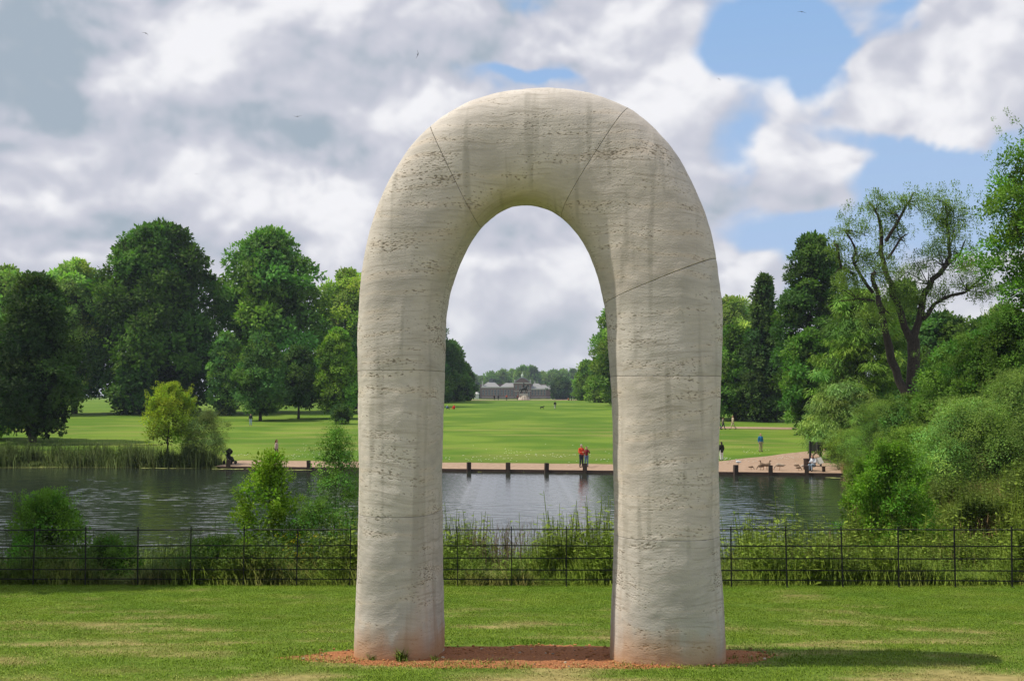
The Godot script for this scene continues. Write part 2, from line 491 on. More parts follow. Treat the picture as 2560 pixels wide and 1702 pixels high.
# One tree or shrub: tapered trunk with limbs, and a crown of leaf clumps gathered into boughs.
func plant(called: String, label: String, category: String, x: float, d: float, H: float, R: float, o := {}) -> Node3D:
	var rng := RandomNumberGenerator.new(); rng.seed = hash("%s %.1f %.1f" % [called, x, d])
	var base: float = o.get("base", 0.1); var kind: String = o.get("shape", "dome")
	var cs: float = o.get("clump", 0.9); var col: Color = o.get("col", Color(0.05, 0.085, 0.022))
	var lum: float = o.get("lum", 1.0)
	var cover: float = o.get("cover", 6.0); var which: int = o.get("leaf", 0)
	var at := ground(x, d) + Vector3(0, o.get("lift", 0.0), 0)
	var root := thing(called, label, category, at, 0.0, o.get("group", ""))
	var places := []; var tints := []
	var nl: int = o.get("boughs", 46)
	var crown_h := H * (1.0 - base)
	var centres := []
	for i in nl:
		var t := pow((i + rng.randf()) / nl, 0.85)
		var rr := profile(kind, t) * R
		var ang := i * 2.39996 + rng.randf_range(-0.5, 0.5)
		var lr: float = R * rng.randf_range(0.20, 0.42) * lerpf(0.45 if kind == "cone" else 0.72, 1.0, profile(kind, t)) * float(o.get("bough", 1.0))
		var far := maxf(0.0, rr - lr * 0.7) * (1.0 if rng.randf() < 0.8 else rng.randf_range(0.3, 0.9)) * rng.randf_range(0.80, 1.13)
		var y := minf(base * H + t * crown_h, H - lr * 0.62)
		y = maxf(y, base * H + lr * 0.3)
		var c := Vector3(cos(ang) * far, y, sin(ang) * far)
		centres.append(c)
		var hue := rng.randf_range(-1, 1)
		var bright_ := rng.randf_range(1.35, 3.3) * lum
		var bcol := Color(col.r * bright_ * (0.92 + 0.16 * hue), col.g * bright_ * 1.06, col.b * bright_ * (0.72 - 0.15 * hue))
		var n := int(cover * (lr / cs) * (lr / cs)) + 4
		for k in n:
			var dir := Vector3(rng.randfn(), rng.randfn() * 0.9 + 0.25, rng.randfn()).normalized()
			if dir.y < -0.25 and rng.randf() < 0.5: continue
			var p := c + dir * lr * (rng.randf_range(0.78, 1.04) if rng.randf() < 0.85 else rng.randf_range(0.9, 1.3)) * Vector3(1, 0.72, 1)
			if p.y > H + cs * 0.2: continue
			var up := (dir + Vector3(0, 0.5, 0)).normalized()
			var side := up.cross(Vector3(rng.randf_range(-1, 1), 0.1, rng.randf_range(-1, 1))).normalized()
			var b := Basis(side, up, side.cross(up)).scaled(Vector3.ONE * cs * rng.randf_range(0.65, 1.3))
			if which == 2: b = Basis(Vector3.UP, rng.randf() * TAU).scaled(Vector3.ONE * cs * rng.randf_range(0.65, 1.3))
			places.append(Transform3D(b, p))
			var v := rng.randf_range(0.82, 1.2)
			tints.append(Color(bcol.r * v, bcol.g * v, bcol.b * v))
	# shoots that break the outline
	for k in int(o.get("shoots", 0)):
		var c: Vector3 = centres[rng.randi_range(nl / 3, nl - 1)]
		var out := (Vector3(c.x, 0, c.z).normalized() * rng.randf_range(0.0, 0.8) + Vector3(rng.randf_range(-0.4, 0.4), rng.randf_range(0.5, 1.1), rng.randf_range(-0.4, 0.4))).normalized()
		var l := R * rng.randf_range(0.3, 0.62)
		var v := rng.randf_range(1.5, 3.2) * lum
		for q in 7:
			var p := c + out * (R * 0.12 + l * q / 6.0) + Vector3(rng.randfn(), rng.randfn(), rng.randfn()) * cs * 0.25
			if p.y > H * 1.08: continue
			places.append(Transform3D(Basis(Vector3.UP, rng.randf() * TAU).scaled(Vector3.ONE * cs * lerpf(0.9, 0.45, q / 6.0)), p))
			tints.append(Color(col.r * v, col.g * v, col.b * v * 0.75))
	# boughs inside the crown, so that little sky shows through its middle
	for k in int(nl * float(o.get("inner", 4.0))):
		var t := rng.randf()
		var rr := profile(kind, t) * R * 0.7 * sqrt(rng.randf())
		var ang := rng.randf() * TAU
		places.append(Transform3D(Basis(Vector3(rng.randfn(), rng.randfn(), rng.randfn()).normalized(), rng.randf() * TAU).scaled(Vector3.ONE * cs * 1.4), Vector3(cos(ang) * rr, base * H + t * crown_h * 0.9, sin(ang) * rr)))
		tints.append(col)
	var tr: float = o.get("trunk", R * 0.07)
	if tr > 0.0:
		var mb := MB.new()
		var lean := Vector3(rng.randf_range(-0.03, 0.03), 0, rng.randf_range(-0.03, 0.03)) * H
		var path := []; var radii := []
		for i in 7:
			var t := i / 6.0
			path.append(Vector3(0, t * H * 0.72 - 0.3, 0) + lean * t * t + Vector3(rng.randf_range(-1, 1), 0, rng.randf_range(-1, 1)) * tr * 0.35 * t)
			radii.append(tr * (1.25 if i == 0 else 1.0 - 0.8 * t))
		mb.tube(path, radii, 9)
		for k in mini(10, nl / 4):
			var c: Vector3 = centres[(k * 7 + 2) % nl]
			var s := clampf(c.y / H * 0.62, 0.12, 0.66)
			var a := Vector3(0, s * H * 0.9, 0) + lean * s * s
			var e := a.lerp(c, 0.85)
			mb.tube([a, a.lerp(e, 0.5) + Vector3(0, -0.04 * R, 0), e], [tr * 0.42, tr * 0.26, tr * 0.1], 6)
		part(o.get("stem", "trunk"), mb.commit(o.get("bark", bark_mat)), root)
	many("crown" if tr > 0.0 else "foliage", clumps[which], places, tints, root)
	return root

func blade_tuft(seed_: int, blades: int, radius: float, height: float, width: float, lean: float) -> ArrayMesh:
	var rng := RandomNumberGenerator.new(); rng.seed = seed_
	var mb := MB.new()
	for i in blades:
		var a := rng.randf() * TAU
		var p := Vector3(rng.randf_range(-1, 1), 0, rng.randf_range(-1, 1)) * radius
		var side := Vector3(cos(a), 0, sin(a)) * width * 0.5
		var out := Vector3(-sin(a), 0, cos(a))
		if rng.randf() < 0.5: out = -out
		var h := height * rng.randf_range(0.55, 1.25)
		var l := lean * h * rng.randf_range(0.2, 1.3)
		var m := p + Vector3(0, h * 0.6, 0) + out * l * 0.35
		var e := p + Vector3(0, h, 0) + out * l
		var nn := (out + Vector3(0, 1.2, 0)).normalized()
		var v := rng.randf_range(0.75, 1.25)
		mb.col = Color(v * rng.randf_range(0.9, 1.2), v, v * 0.9)
		mb.tri(p - side, p + side, m + side * 0.75, nn, nn, nn)
		mb.tri(p - side, m + side * 0.75, m - side * 0.75, nn, nn, nn)
		mb.tri(m - side * 0.75, m + side * 0.75, e, nn, nn, nn)
	return mb.commit(grass_mat)

func weed_mesh(seed_: int) -> ArrayMesh:      # an upright stem with leaves
	var rng := RandomNumberGenerator.new(); rng.seed = seed_
	var mb := MB.new()
	for s in 3:
		var foot := Vector3(rng.randf_range(-0.12, 0.12), 0, rng.randf_range(-0.12, 0.12))
		var tip := foot + Vector3(rng.randf_range(-0.16, 0.16), rng.randf_range(0.6, 1.0), rng.randf_range(-0.16, 0.16))
		mb.col = Color(0.9, 0.9, 0.8)
		mb.tube([foot, foot.lerp(tip, 0.5), tip], [0.007, 0.005, 0.003], 4, false)
		for k in 9:
			var at := foot.lerp(tip, (k + 1.5) / 10.0)
			var a := k * 2.4 + rng.randf()
			var axis := Vector3(cos(a), rng.randf_range(-0.35, 0.4), sin(a)).normalized()
			var side := axis.cross(Vector3.UP).normalized()
			var l := lerpf(0.2, 0.08, k / 9.0) * rng.randf_range(0.8, 1.2)
			var nn := side.cross(axis).normalized()
			var v := rng.randf_range(0.8, 1.2)
			mb.col = Color(v, v, v)
			mb.flat_tri(at, at + axis * l * 0.45 + side * l * 0.22, at + axis * l, nn)
			mb.flat_tri(at, at + axis * l, at + axis * l * 0.45 - side * l * 0.22, nn)
	return mb.commit(leaf_mat)

# ---------------------------------------------------------------- the stone arch: a plain round-topped arch of jointed blocks
func arch_station(s: float) -> Array:      # s 0..3 left leg, 3..6 over the top, 6..9 right leg: [centre, half width, outward direction, half depth]
	var spring := 3.3
	var foot := -0.45
	var outer: Vector2; var inner: Vector2
	if s < 3.0:
		var v := lerpf(foot, spring, s / 3.0)
		var waist := 0.035 * sin(clampf(v / spring, 0.0, 1.0) * PI)
		outer = Vector2(-1.94 + waist, v); inner = Vector2(-1.035 - waist, v)
	elif s > 6.0:
		var v := lerpf(spring, foot, (s - 6.0) / 3.0)
		var waist := 0.06 * sin(clampf(v / spring, 0.0, 1.0) * PI)
		outer = Vector2(1.94 - waist, v); inner = Vector2(0.74 + waist, v)
	else:
		var a := PI - (s - 3.0) / 3.0 * PI
		var c := signf(cos(a)) * pow(absf(cos(a)), 0.86); var q := pow(sin(a), 0.86)
		outer = Vector2(1.94 * c, spring + 2.72 * q)
		inner = Vector2(-0.148 + 0.8875 * cos(a), spring + 1.5 * sin(a))
	var mid := (outer + inner) * 0.5
	var dep := 0.60 - 0.10 * clampf((mid.y - 1.0) / 4.0, 0.0, 1.0)
	return [mid, outer.distance_to(inner) * 0.5, (outer - inner).normalized(), dep]

func arch_ring(s: float, shrink: float, sides: int) -> Array:
	var st := arch_station(s)
	var mid: Vector2 = st[0]; var ow: Vector2 = st[2]
	var pts := []; var nn := []
	for k in sides:
		var a := TAU * k / sides
		var ca := cos(a); var sa := sin(a)
		var u := signf(ca) * pow(absf(ca), 0.72) * (float(st[1]) - shrink)
		var w := signf(sa) * pow(absf(sa), 0.72) * (float(st[3]) - shrink)
		var n2 := Vector2(signf(ca) * pow(absf(ca), 1.28) / float(st[1]), signf(sa) * pow(absf(sa), 1.28) / float(st[3])).normalized()
		var p := Vector3(mid.x + ow.x * u, mid.y + ow.y * u, w)
		var n3 := Vector3(ow.x * n2.x, ow.y * n2.x, n2.y)
		p += n3 * (noise_a.get_noise_3dv(p * 22.0) * 0.016 + noise_a.get_noise_3dv(p * 150.0 + Vector3(40, 0, 0)) * 0.005)
		pts.append(p); nn.append(n3)
	return [pts, nn]

func arch_block(s0: float, s1: float, m: Material, tone: Color) -> ArrayMesh:
	var sides := 88
	var steps := maxi(6, int((s1 - s0) * 46.0))
	var rings := []
	var gap := 0.0009
	rings.append(arch_ring(s0 + gap, 0.0065, sides))
	rings.append(arch_ring(s0 + gap * 2.2, 0.001, sides))
	for i in steps + 1:
		rings.append(arch_ring(lerpf(s0 + gap * 4.0, s1 - gap * 4.0, float(i) / steps), 0.0, sides))
	rings.append(arch_ring(s1 - gap * 2.2, 0.001, sides))
	rings.append(arch_ring(s1 - gap, 0.0065, sides))
	# normals from the displaced surface
	var hgt := rings.size()
	for r in hgt:
		var nn := []
		for k in sides:
			var du: Vector3 = rings[r][0][(k + 1) % sides] - rings[r][0][(k + sides - 1) % sides]
			var dv: Vector3 = rings[mini(r + 1, hgt - 1)][0][k] - rings[maxi(r - 1, 0)][0][k]
			var g := du.cross(dv).normalized()
			if g.dot(rings[r][1][k]) < 0.0: g = -g
			nn.append(g)
		rings[r].append(nn)
	var mb := MB.new()
	mb.col = tone
	for r in hgt - 1:
		for k in sides:
			var j := (k + 1) % sides
			var a: Array = rings[r]; var b: Array = rings[r + 1]
			mb.tri(a[0][k], b[0][k], b[0][j], a[2][k], b[2][k], b[2][j])
			mb.tri(a[0][k], b[0][j], a[0][j], a[2][k], b[2][j], a[2][j])
	for e in [0, hgt - 1]:
		var c := Vector3.ZERO
		for p in rings[e][0]: c += p / sides
		var toward: Vector3 = rings[e][0][0] - rings[1 if e == 0 else e - 1][0][0]
		for k in sides: mb.flat_tri(c, rings[e][0][k], rings[e][0][(k + 1) % sides], toward)
	return mb.commit(m)

func stone_material() -> StandardMaterial3D:
	var N := 1024                      # covers 6.4 m, once over the whole arch
	var bands := FastNoiseLite.new(); bands.seed = 5; bands.frequency = 0.02; bands.fractal_octaves = 4
	var px := 6.4 / N
	var im := Image.create(N, N, false, Image.FORMAT_RGB8)
	var hm := Image.create(N, N, false, Image.FORMAT_L8)
	var f := FastNoiseLite.new(); f.seed = 9; f.frequency = 1.0; f.fractal_octaves = 3
	var g := FastNoiseLite.new(); g.seed = 17; g.frequency = 1.0; g.fractal_octaves = 2
	for y in N:
		var v := (1.0 - (y + 0.5) / N) * 6.4     # height above the foot
		for x in N:
			var u := x * px
			var cloud := f.get_noise_2d(u * 0.9, v * 1.1 + 20.0)
			var warp := f.get_noise_2d(u * 0.5 + 9.0, v * 0.5) * 0.5
			var band := f.get_noise_2d(u * 0.5 + 50.0, (v + warp * 0.35) * 6.5)
			var streak := g.get_noise_2d(u * 6.0, (v + warp * 0.3) * 36.0)
			var hole := g.get_noise_2d(u * 16.0 + 100.0, (v + warp * 0.3) * 58.0)
			var grit := g.get_noise_2d(u * 60.0, v * 60.0)
			var run := f.get_noise_2d(u * 5.5 + 200.0, v * 0.35)          # rain streaks down the faces
			var t := 0.5 + cloud * 0.42 + band * 0.30 + streak * 0.16 + grit * 0.10
			var c := Color(0.385, 0.365, 0.345).lerp(Color(0.68, 0.648, 0.615), clampf(t, 0.0, 1.0))
			c = c.lerp(Color(0.54, 0.44, 0.34), clampf(band * 0.7 - 0.10, 0.0, 0.30))
			var vein := f.get_noise_2d(u * 1.1 + 300.0, (v + warp * 0.25) * 26.0)
			c = c.lerp(Color(0.27, 0.235, 0.19), smoothstep(0.30, 0.5, vein + cloud * 0.25) * 0.4)
			c = c.lerp(Color(0.27, 0.262, 0.235), clampf(run * 1.3 - 0.30 + cloud * 0.35, 0.0, 0.4))
			var pit := smoothstep(0.40, 0.60, hole + band * 0.6 + cloud * 0.5 - 0.16)
			c = c.lerp(Color(0.13, 0.11, 0.085), pit * 0.75)
			# red soil splashed up the foot
			var soil := clampf(1.0 - (v - 0.06) / (0.46 + cloud * 0.4 + 0.2 * run), 0.0, 1.0)
			c = c.lerp(Color(0.44, 0.24, 0.11), soil * 0.85)
			im.set_pixel(x, y, c.linear_to_srgb())
			hm.set_pixel(x, y, Color.from_hsv(0, 0, clampf(0.62 + grit * 0.3 + streak * 0.14 - pit * 0.5, 0.0, 1.0)))
	var m := StandardMaterial3D.new()
	m.resource_name = "travertine"
	m.vertex_color_use_as_albedo = true
	m.albedo_texture = ImageTexture.create_from_image(im)
	m.roughness = 0.9
	m.metallic_specular = 0.3
	m.uv1_triplanar = true
	m.uv1_triplanar_sharpness = 6.0
	m.uv1_scale = Vector3.ONE / 6.4
	m.uv1_offset = Vector3(0.5, 0.0, 0.5)
	m.heightmap_enabled = true
	m.heightmap_texture = ImageTexture.create_from_image(hm)
	m.heightmap_scale = 0.45
	return m

# ---------------------------------------------------------------- ground colours
func land_color(x: float, d: float) -> Color:
	var e := d - shore(x)
	var n := noise_b.get_noise_2d(x * 1.2, d * 1.2)
	var m := noise_c.get_noise_2d(x * 3.0 + 60.0, d * 5.0)
	if d < 21.7:
		var straw := clampf(noise_c.get_noise_2d(x * 13.0, d * 46.0) * 2.2 + noise_b.get_noise_2d(x * 9.0, d * 9.0) * 1.0 + (14.0 - d) * 0.09 - 0.28, 0.0, 1.0)
		return Color(0.12, 0.19, 0.03).lerp(Color(0.40, 0.31, 0.155), straw * 0.75)
	if e < 0.0:
		return Color(0.06, 0.075, 0.025).lerp(Color(0.10, 0.08, 0.045), clampf(0.5 + m, 0.0, 1.0))
	var c := Color(0.095, 0.19, 0.02)
	c = c.lerp(Color(0.165, 0.26, 0.036), clampf(0.4 + n * 2.0 + m * 1.3, 0.0, 1.0))
	var worn := clampf(noise_c.get_noise_2d(x * 1.1, d * 4.5) * 2.4 - 0.12, 0.0, 1.0) * clampf(1.0 - absf(e - 45.0) / 55.0, 0.0, 1.0)
	c = c.lerp(Color(0.27, 0.27, 0.085), worn * 0.8)
	if e < 10.5: c = c.lerp(Color(0.16, 0.155, 0.055), clampf((10.5 - e) / 3.5, 0.0, 1.0) * 0.6)
	return c

func axis(list: Array) -> Array:        # [[from, to, step], ...] -> coordinates
	var out := []
	for s in list:
		var n := int(round((s[1] - s[0]) / s[2]))
		for i in n: out.append(s[0] + (s[1] - s[0]) * i / n)
	out.append(list[-1][1])
	return out

func strip(xs: Array, front: Callable, back: Callable, rows: int, lift: float, m: Material) -> ArrayMesh:
	var rr := []
	for i in rows + 1:
		var row := []
		for x in xs:
			var d: float = lerpf(front.call(x), back.call(x), float(i) / rows)
			row.append(Vector3(x, land(x, maxf(d, shore(x) + 0.01)) + lift, -d))
		rr.append(row)
	return sheet(rr, [], m)

func build_fence() -> void:
	var iron := mat(0.012, 0.013, 0.013, 0.6)
	var f := thing("estate_fence", "black iron estate fence with five bars along the far edge of the lawn", "fence", ground(0, 21.4))
	var at := func(x: float) -> Vector3: return ground(x, 21.4 - 0.045 * x) - f.position
	var xs := []
	for i in 25: xs.append(-13.84 + i * 1.153)
	var hs := [1.2, 0.86, 0.6, 0.355, 0.15]
	for k in 5:
		var mb := MB.new()
		for i in 24:
			var a: Vector3 = at.call(xs[i]) + Vector3(0, hs[k] + 0.004 * sin(i * 2.1 + k), 0)
			var b: Vector3 = at.call(xs[i + 1]) + Vector3(0, hs[k] + 0.004 * sin((i + 1) * 2.1 + k), 0)
			if k == 0: mb.tube([a, b], [0.012, 0.012], 6)
			else:
				var dir := (b - a).normalized()
				mb.box((a + b) * 0.5, Vector3(a.distance_to(b), 0.023, 0.010), Basis(dir, Vector3.UP, dir.cross(Vector3.UP)))
		part("rail", mb.commit(iron), f)
	var post := MB.new()
	post.box(Vector3(0, 0.56, 0), Vector3(0.02, 1.42, 0.034))
	post.box(Vector3(0, 0.02, 0.05), Vector3(0.012, 0.03, 0.10))
	var pm := post.commit(iron)
	for i in 25:
		var o := part("post", pm, f)
		o.position = at.call(xs[i])
		o.rotation = Vector3(sin(i * 3.7) * 0.012, 0.05, sin(i * 5.3) * 0.012)

func build_lawn(centre: Vector3) -> void:
	var rng := RandomNumberGenerator.new(); rng.seed = 31
	var tufts := [blade_tuft(1, 230, 0.17, 0.024, 0.0042, 1.0), blade_tuft(2, 230, 0.17, 0.019, 0.0042, 1.3), blade_tuft(3, 110, 0.16, 0.05, 0.0055, 1.1)]
	var places := [[], [], []]; var tints := [[], [], []]
	var d := 8.3
	while d < 21.9:
		var x := -(d * 0.56 + 0.6)
		while x < d * 0.56 + 0.6:
			var px := x + rng.randf_range(-0.1, 0.1); var pd := d + rng.randf_range(-0.1, 0.1)
			x += 0.2
			var q := Vector2(px - centre.x, pd + centre.z)
			var bare := soil_edge(q)
			if bare < -0.06: continue
			var c := land_color(px, pd)
			var straw := clampf((c.r - 0.12) / 0.19, 0.0, 1.0)
			var k := rng.randi_range(0, 1)
			if bare < 0.12 and rng.randf() < 0.6: k = 2
			if straw > 0.7 and rng.randf() < straw * 0.55: continue
			var v := rng.randf_range(0.82, 1.2)
			var g := Color(0.155, 0.29, 0.026).lerp(Color(0.25, 0.37, 0.042), clampf(0.5 + noise_c.get_noise_2d(px * 11.0, pd * 24.0), 0.0, 1.0)).lerp(Color(0.50, 0.41, 0.20), straw * 0.85)
			var s := rng.randf_range(0.75, 1.15) * (1.0 - 0.45 * straw)
			places[k].append(Transform3D(Basis(Vector3.UP, rng.randf() * TAU).scaled(Vector3(1.05, s, 1.05)), ground(px, pd) - Vector3(0, 0.004, 0)))
			tints[k].append(Color(g.r * v, g.g * v, g.b * v))
		d += 0.2
	for k in 3: tag(many("lawn_grass", tufts[k], places[k], tints[k], self), ["short mown grass of the lawn around the arch", "fine flattened mown grass blades of the lawn", "longer grass fringing the bare red soil"][k], "grass")

func soil_edge(q: Vector2) -> float:     # < 0 on the bare soil under the arch
	var r := Vector2((q.x - 0.02) / 2.62, (q.y - 0.07) / 0.86).length()
	return r - 1.0 + noise_b.get_noise_2d(q.x * 40.0, q.y * 40.0) * 0.22 + noise_a.get_noise_2d(q.x * 60.0, q.y * 60.0) * 0.06

func build_bank() -> void:
	var rng := RandomNumberGenerator.new(); rng.seed = 77
	var rough := blade_tuft(11, 34, 0.22, 0.5, 0.011, 0.8)
	var weeds := [weed_mesh(4), weed_mesh(5), weed_mesh(6)]
	var gp := []; var gt := []; var wp := [[], [], []]; var wt := [[], [], []]
	for i in 30000:
		var d := 21.75 + 12.5 * pow(rng.randf(), 1.4)
		var x := rng.randf_range(-1, 1) * (d * 0.56 + 1.5)
		if d < 21.55 - 0.045 * x: continue
		if lake_in(x, d) > -0.2: continue
		var n := noise_b.get_noise_2d(x * 14.0, d * 14.0)
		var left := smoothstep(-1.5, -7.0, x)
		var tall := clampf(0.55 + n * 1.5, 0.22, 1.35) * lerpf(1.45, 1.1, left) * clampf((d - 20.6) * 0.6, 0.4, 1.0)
		if rng.randf() < 0.34:
			var k := rng.randi_range(0, 2)
			var s := rng.randf_range(0.55, 1.15) * tall
			wp[k].append(Transform3D(Basis(Vector3.UP, rng.randf() * TAU).scaled(Vector3(s, s, s)), ground(x, d)))
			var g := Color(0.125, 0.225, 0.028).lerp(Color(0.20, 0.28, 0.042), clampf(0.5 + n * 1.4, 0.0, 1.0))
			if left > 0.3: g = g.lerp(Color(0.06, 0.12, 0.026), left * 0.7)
			var v := rng.randf_range(0.7, 1.3)
			wt[k].append(Color(g.r * v, g.g * v, g.b * v))
		elif i % 2 == 0:
			var s := rng.randf_range(0.6, 1.25) * tall
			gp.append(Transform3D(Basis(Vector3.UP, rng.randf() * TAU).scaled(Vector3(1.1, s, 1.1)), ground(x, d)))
			var g := Color(0.19, 0.28, 0.04).lerp(Color(0.26, 0.20, 0.10), clampf(noise_c.get_noise_2d(x * 7.0, d * 7.0) * 1.5 - 0.1 + (0.25 if x > 5.0 and d > 24.0 else 0.0), 0.0, 0.8))
			var v := rng.randf_range(0.75, 1.25)
			gt.append(Color(g.r * v, g.g * v, g.b * v))
	for i in 17000:
		var d := 33.0 + 42.0 * pow(rng.randf(), 2.0)
		var x := 15.8 + (d - 45.7) * 0.31 + 9.0 * pow(rng.randf(), 1.5)
		if lake_in(x, d) > -0.15: continue
		var s := rng.randf_range(0.7, 1.5)
		var v := rng.randf_range(0.7, 1.3)
		var n := noise_b.get_noise_2d(x * 9.0, d * 9.0)
		if rng.randf() < 0.5:
			var k := rng.randi_range(0, 2)
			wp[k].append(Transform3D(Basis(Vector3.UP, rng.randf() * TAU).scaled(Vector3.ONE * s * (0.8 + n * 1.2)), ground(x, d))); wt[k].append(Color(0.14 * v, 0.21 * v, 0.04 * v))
		else:
			var g := Color(0.17, 0.24, 0.04).lerp(Color(0.32, 0.225, 0.13), clampf(n * 3.5 + 0.1, 0.0, 1.0))
			v = rng.randf_range(0.45, 1.5)
			gp.append(Transform3D(Basis(Vector3.UP, rng.randf() * TAU).scaled(Vector3(1.2, s * 1.1, 1.2)), ground(x, d))); gt.append(Color(g.r * v, g.g * v, g.b * v))
	tag(many("rough_grass", rough, gp, gt, self), "uncut grass on the bank between the fence and the lake", "grass")
	for k in 3: tag(many("bank_weeds", weeds[k], wp[k], wt[k], self), ["leafy green weeds crowding the bank behind the fence", "broad leaved weeds among the rough grass of the bank", "tall nettle like weeds by the fence foot"][k], "weeds")
	# dry brown stems of last year standing over the weeds
	var stems := [[-0.85, 25.6, 1.5, 26, "clump of dry brown stems left of the gap under the arch"], [-0.15, 26.4, 1.65, 60, "thickest clump of dry brown stems in the middle under the arch"], [0.95, 26.0, 1.55, 26, "thin clump of dry brown stems standing on its own under the arch"], [1.75, 25.6, 1.8, 46, "tallest clump of dry brown stems beside the right leg of the arch"], [6.6, 25.5, 1.3, 30, "short dry brown stems behind the fence right of the arch"], [8.0, 25.2, 1.4, 34, "dry reddish stems left of the bright green bush"]]
	for s in stems:
		var mb := MB.new()
		for k in int(s[3]):
			var p := Vector3(rng.randfn() * 0.26, -0.05, rng.randfn() * 0.26)
			var h: float = s[2] * rng.randf_range(0.55, 1.05)
			var l := Vector3(rng.randf_range(-0.16, 0.2), 0, rng.randf_range(-0.1, 0.1)) * h
			var v := rng.randf_range(0.7, 1.3)
			mb.col = Color(0.20 * v, 0.145 * v, 0.10 * v)
			mb.tube([p, p + Vector3(0, h * 0.6, 0) + l * 0.4, p + Vector3(0, h, 0) + l], [0.006, 0.005, 0.002], 4, false)
			for q in 3:
				var t := 0.6 + 0.13 * q
				var b := p + Vector3(0, h * t, 0) + l * t * t
				mb.tube([b, b + Vector3(rng.randf_range(-0.08, 0.08), 0.1, rng.randf_range(-0.08, 0.08))], [0.006, 0.003], 4, false)
		var o := single("dry_stems", mb.commit(grass_mat), s[4], "plant", "dry stems on the lake bank")
		o.position = ground(s[0], s[1])
	var fl := clump_mesh(91, 9, 0.3, 0.22, 0.0)
	var fp := []; var ft := []
	for i in 60:
		var x := -4.95 + rng.randfn() * 0.45; var d := 23.0 + rng.randf_range(-0.4, 0.6)
		fp.append(Transform3D(Basis.IDENTITY.scaled(Vector3.ONE * 0.06), ground(x, d) + Vector3(0, rng.randf_range(0.45, 1.15), 0)))
		ft.append(Color(0.75, 0.55, 0.02))
	tag(many("yellow_flowers", fl, fp, ft, self), "small yellow flowers in the weeds at the foot of the sapling", "flowers")

func build_water() -> void:
	var w := StandardMaterial3D.new()
	w.resource_name = "water"
	w.albedo_color = lin(0.022, 0.03, 0.022)
	w.roughness = 0.06
	w.metallic_specular = 0.5
	w.normal_enabled = true
	w.normal_texture = noise_tex(512, 0.012, 4, 8, [], 5.0)
	w.normal_scale = 0.3
	w.uv1_triplanar = true; w.uv1_world_triplanar = true
	w.uv1_scale = Vector3(0.16, 0.16, 0.38)
	var xs := axis([[-150.0, -60.0, 6.0], [-60.0, 30.0, 0.30], [30.0, 40.0, 2.0]])
	var ds := axis([[30.0, 48.0, 0.085], [48.0, 66.0, 0.11], [66.0, 84.0, 0.15]])
	var rows := []
	for d in ds:
		var row := []
		for x in xs:
			var wind := clampf(0.62 + noise_b.get_noise_2d(x * 0.7, d * 1.5 + 300.0) * 2.0 + clampf((63.0 - d) * 0.05, -0.45, 1.0) - 0.75 * exp(-pow((x - 1.5) / 8.0, 2.0)), 0.08, 2.2)
			if absf(x) < 60.0: row.append(Vector3(x, noise_a.get_noise_2d(x * 9.0 + d * 2.5, d * 26.0) * 0.021 * wind, -d))
			else: row.append(Vector3(x, 0, -d))
		rows.append(row)
	single("lake_water", sheet(rows, [], w), "", "", "", "structure")

func building_window(p: Node3D, x: float, y: float, w: float, h: float, z: float, glass: Material, frame: Material) -> void:
	var mb := MB.new()
	for e in [[-1, 0], [1, 0]]: mb.box(Vector3(x + e[0] * (w * 0.5 + 0.06), y, z + 0.05), Vector3(0.14, h + 0.24, 0.16))
	for e in [-1, 0, 1]: mb.box(Vector3(x, y + e * h * 0.5, z + 0.052), Vector3(w, 0.12, 0.13))
	mb.box(Vector3(x, y, z + 0.045), Vector3(0.07, h, 0.07))
	var win := part("window", mb.commit(frame), p)
	var pm := MB.new()
	pm.box(Vector3(x, y, z + 0.012), Vector3(w - 0.02, h - 0.02, 0.02))
	part("pane", pm.commit(glass), win)

func hip_roof(x0: float, x1: float, z0: float, z1: float, y: float, top: float, rx0: float, rx1: float, m: Material) -> ArrayMesh:
	var mb := MB.new()
	var zc := (z0 + z1) * 0.5
	var a := Vector3(x0, y, z1); var b := Vector3(x1, y, z1); var c := Vector3(x1, y, z0); var d := Vector3(x0, y, z0)
	var e := Vector3(rx0, top, zc); var f := Vector3(rx1, top, zc)
	mb.quad(a, b, f, e, Vector3(0, 1, 1)); mb.quad(c, d, e, f, Vector3(0, 1, -1))
	mb.flat_tri(d, a, e, Vector3(-1, 0.5, 0)); mb.flat_tri(b, c, f, Vector3(1, 0.5, 0))
	mb.quad(a, b, c, d, Vector3.DOWN)
	return mb.commit(m)

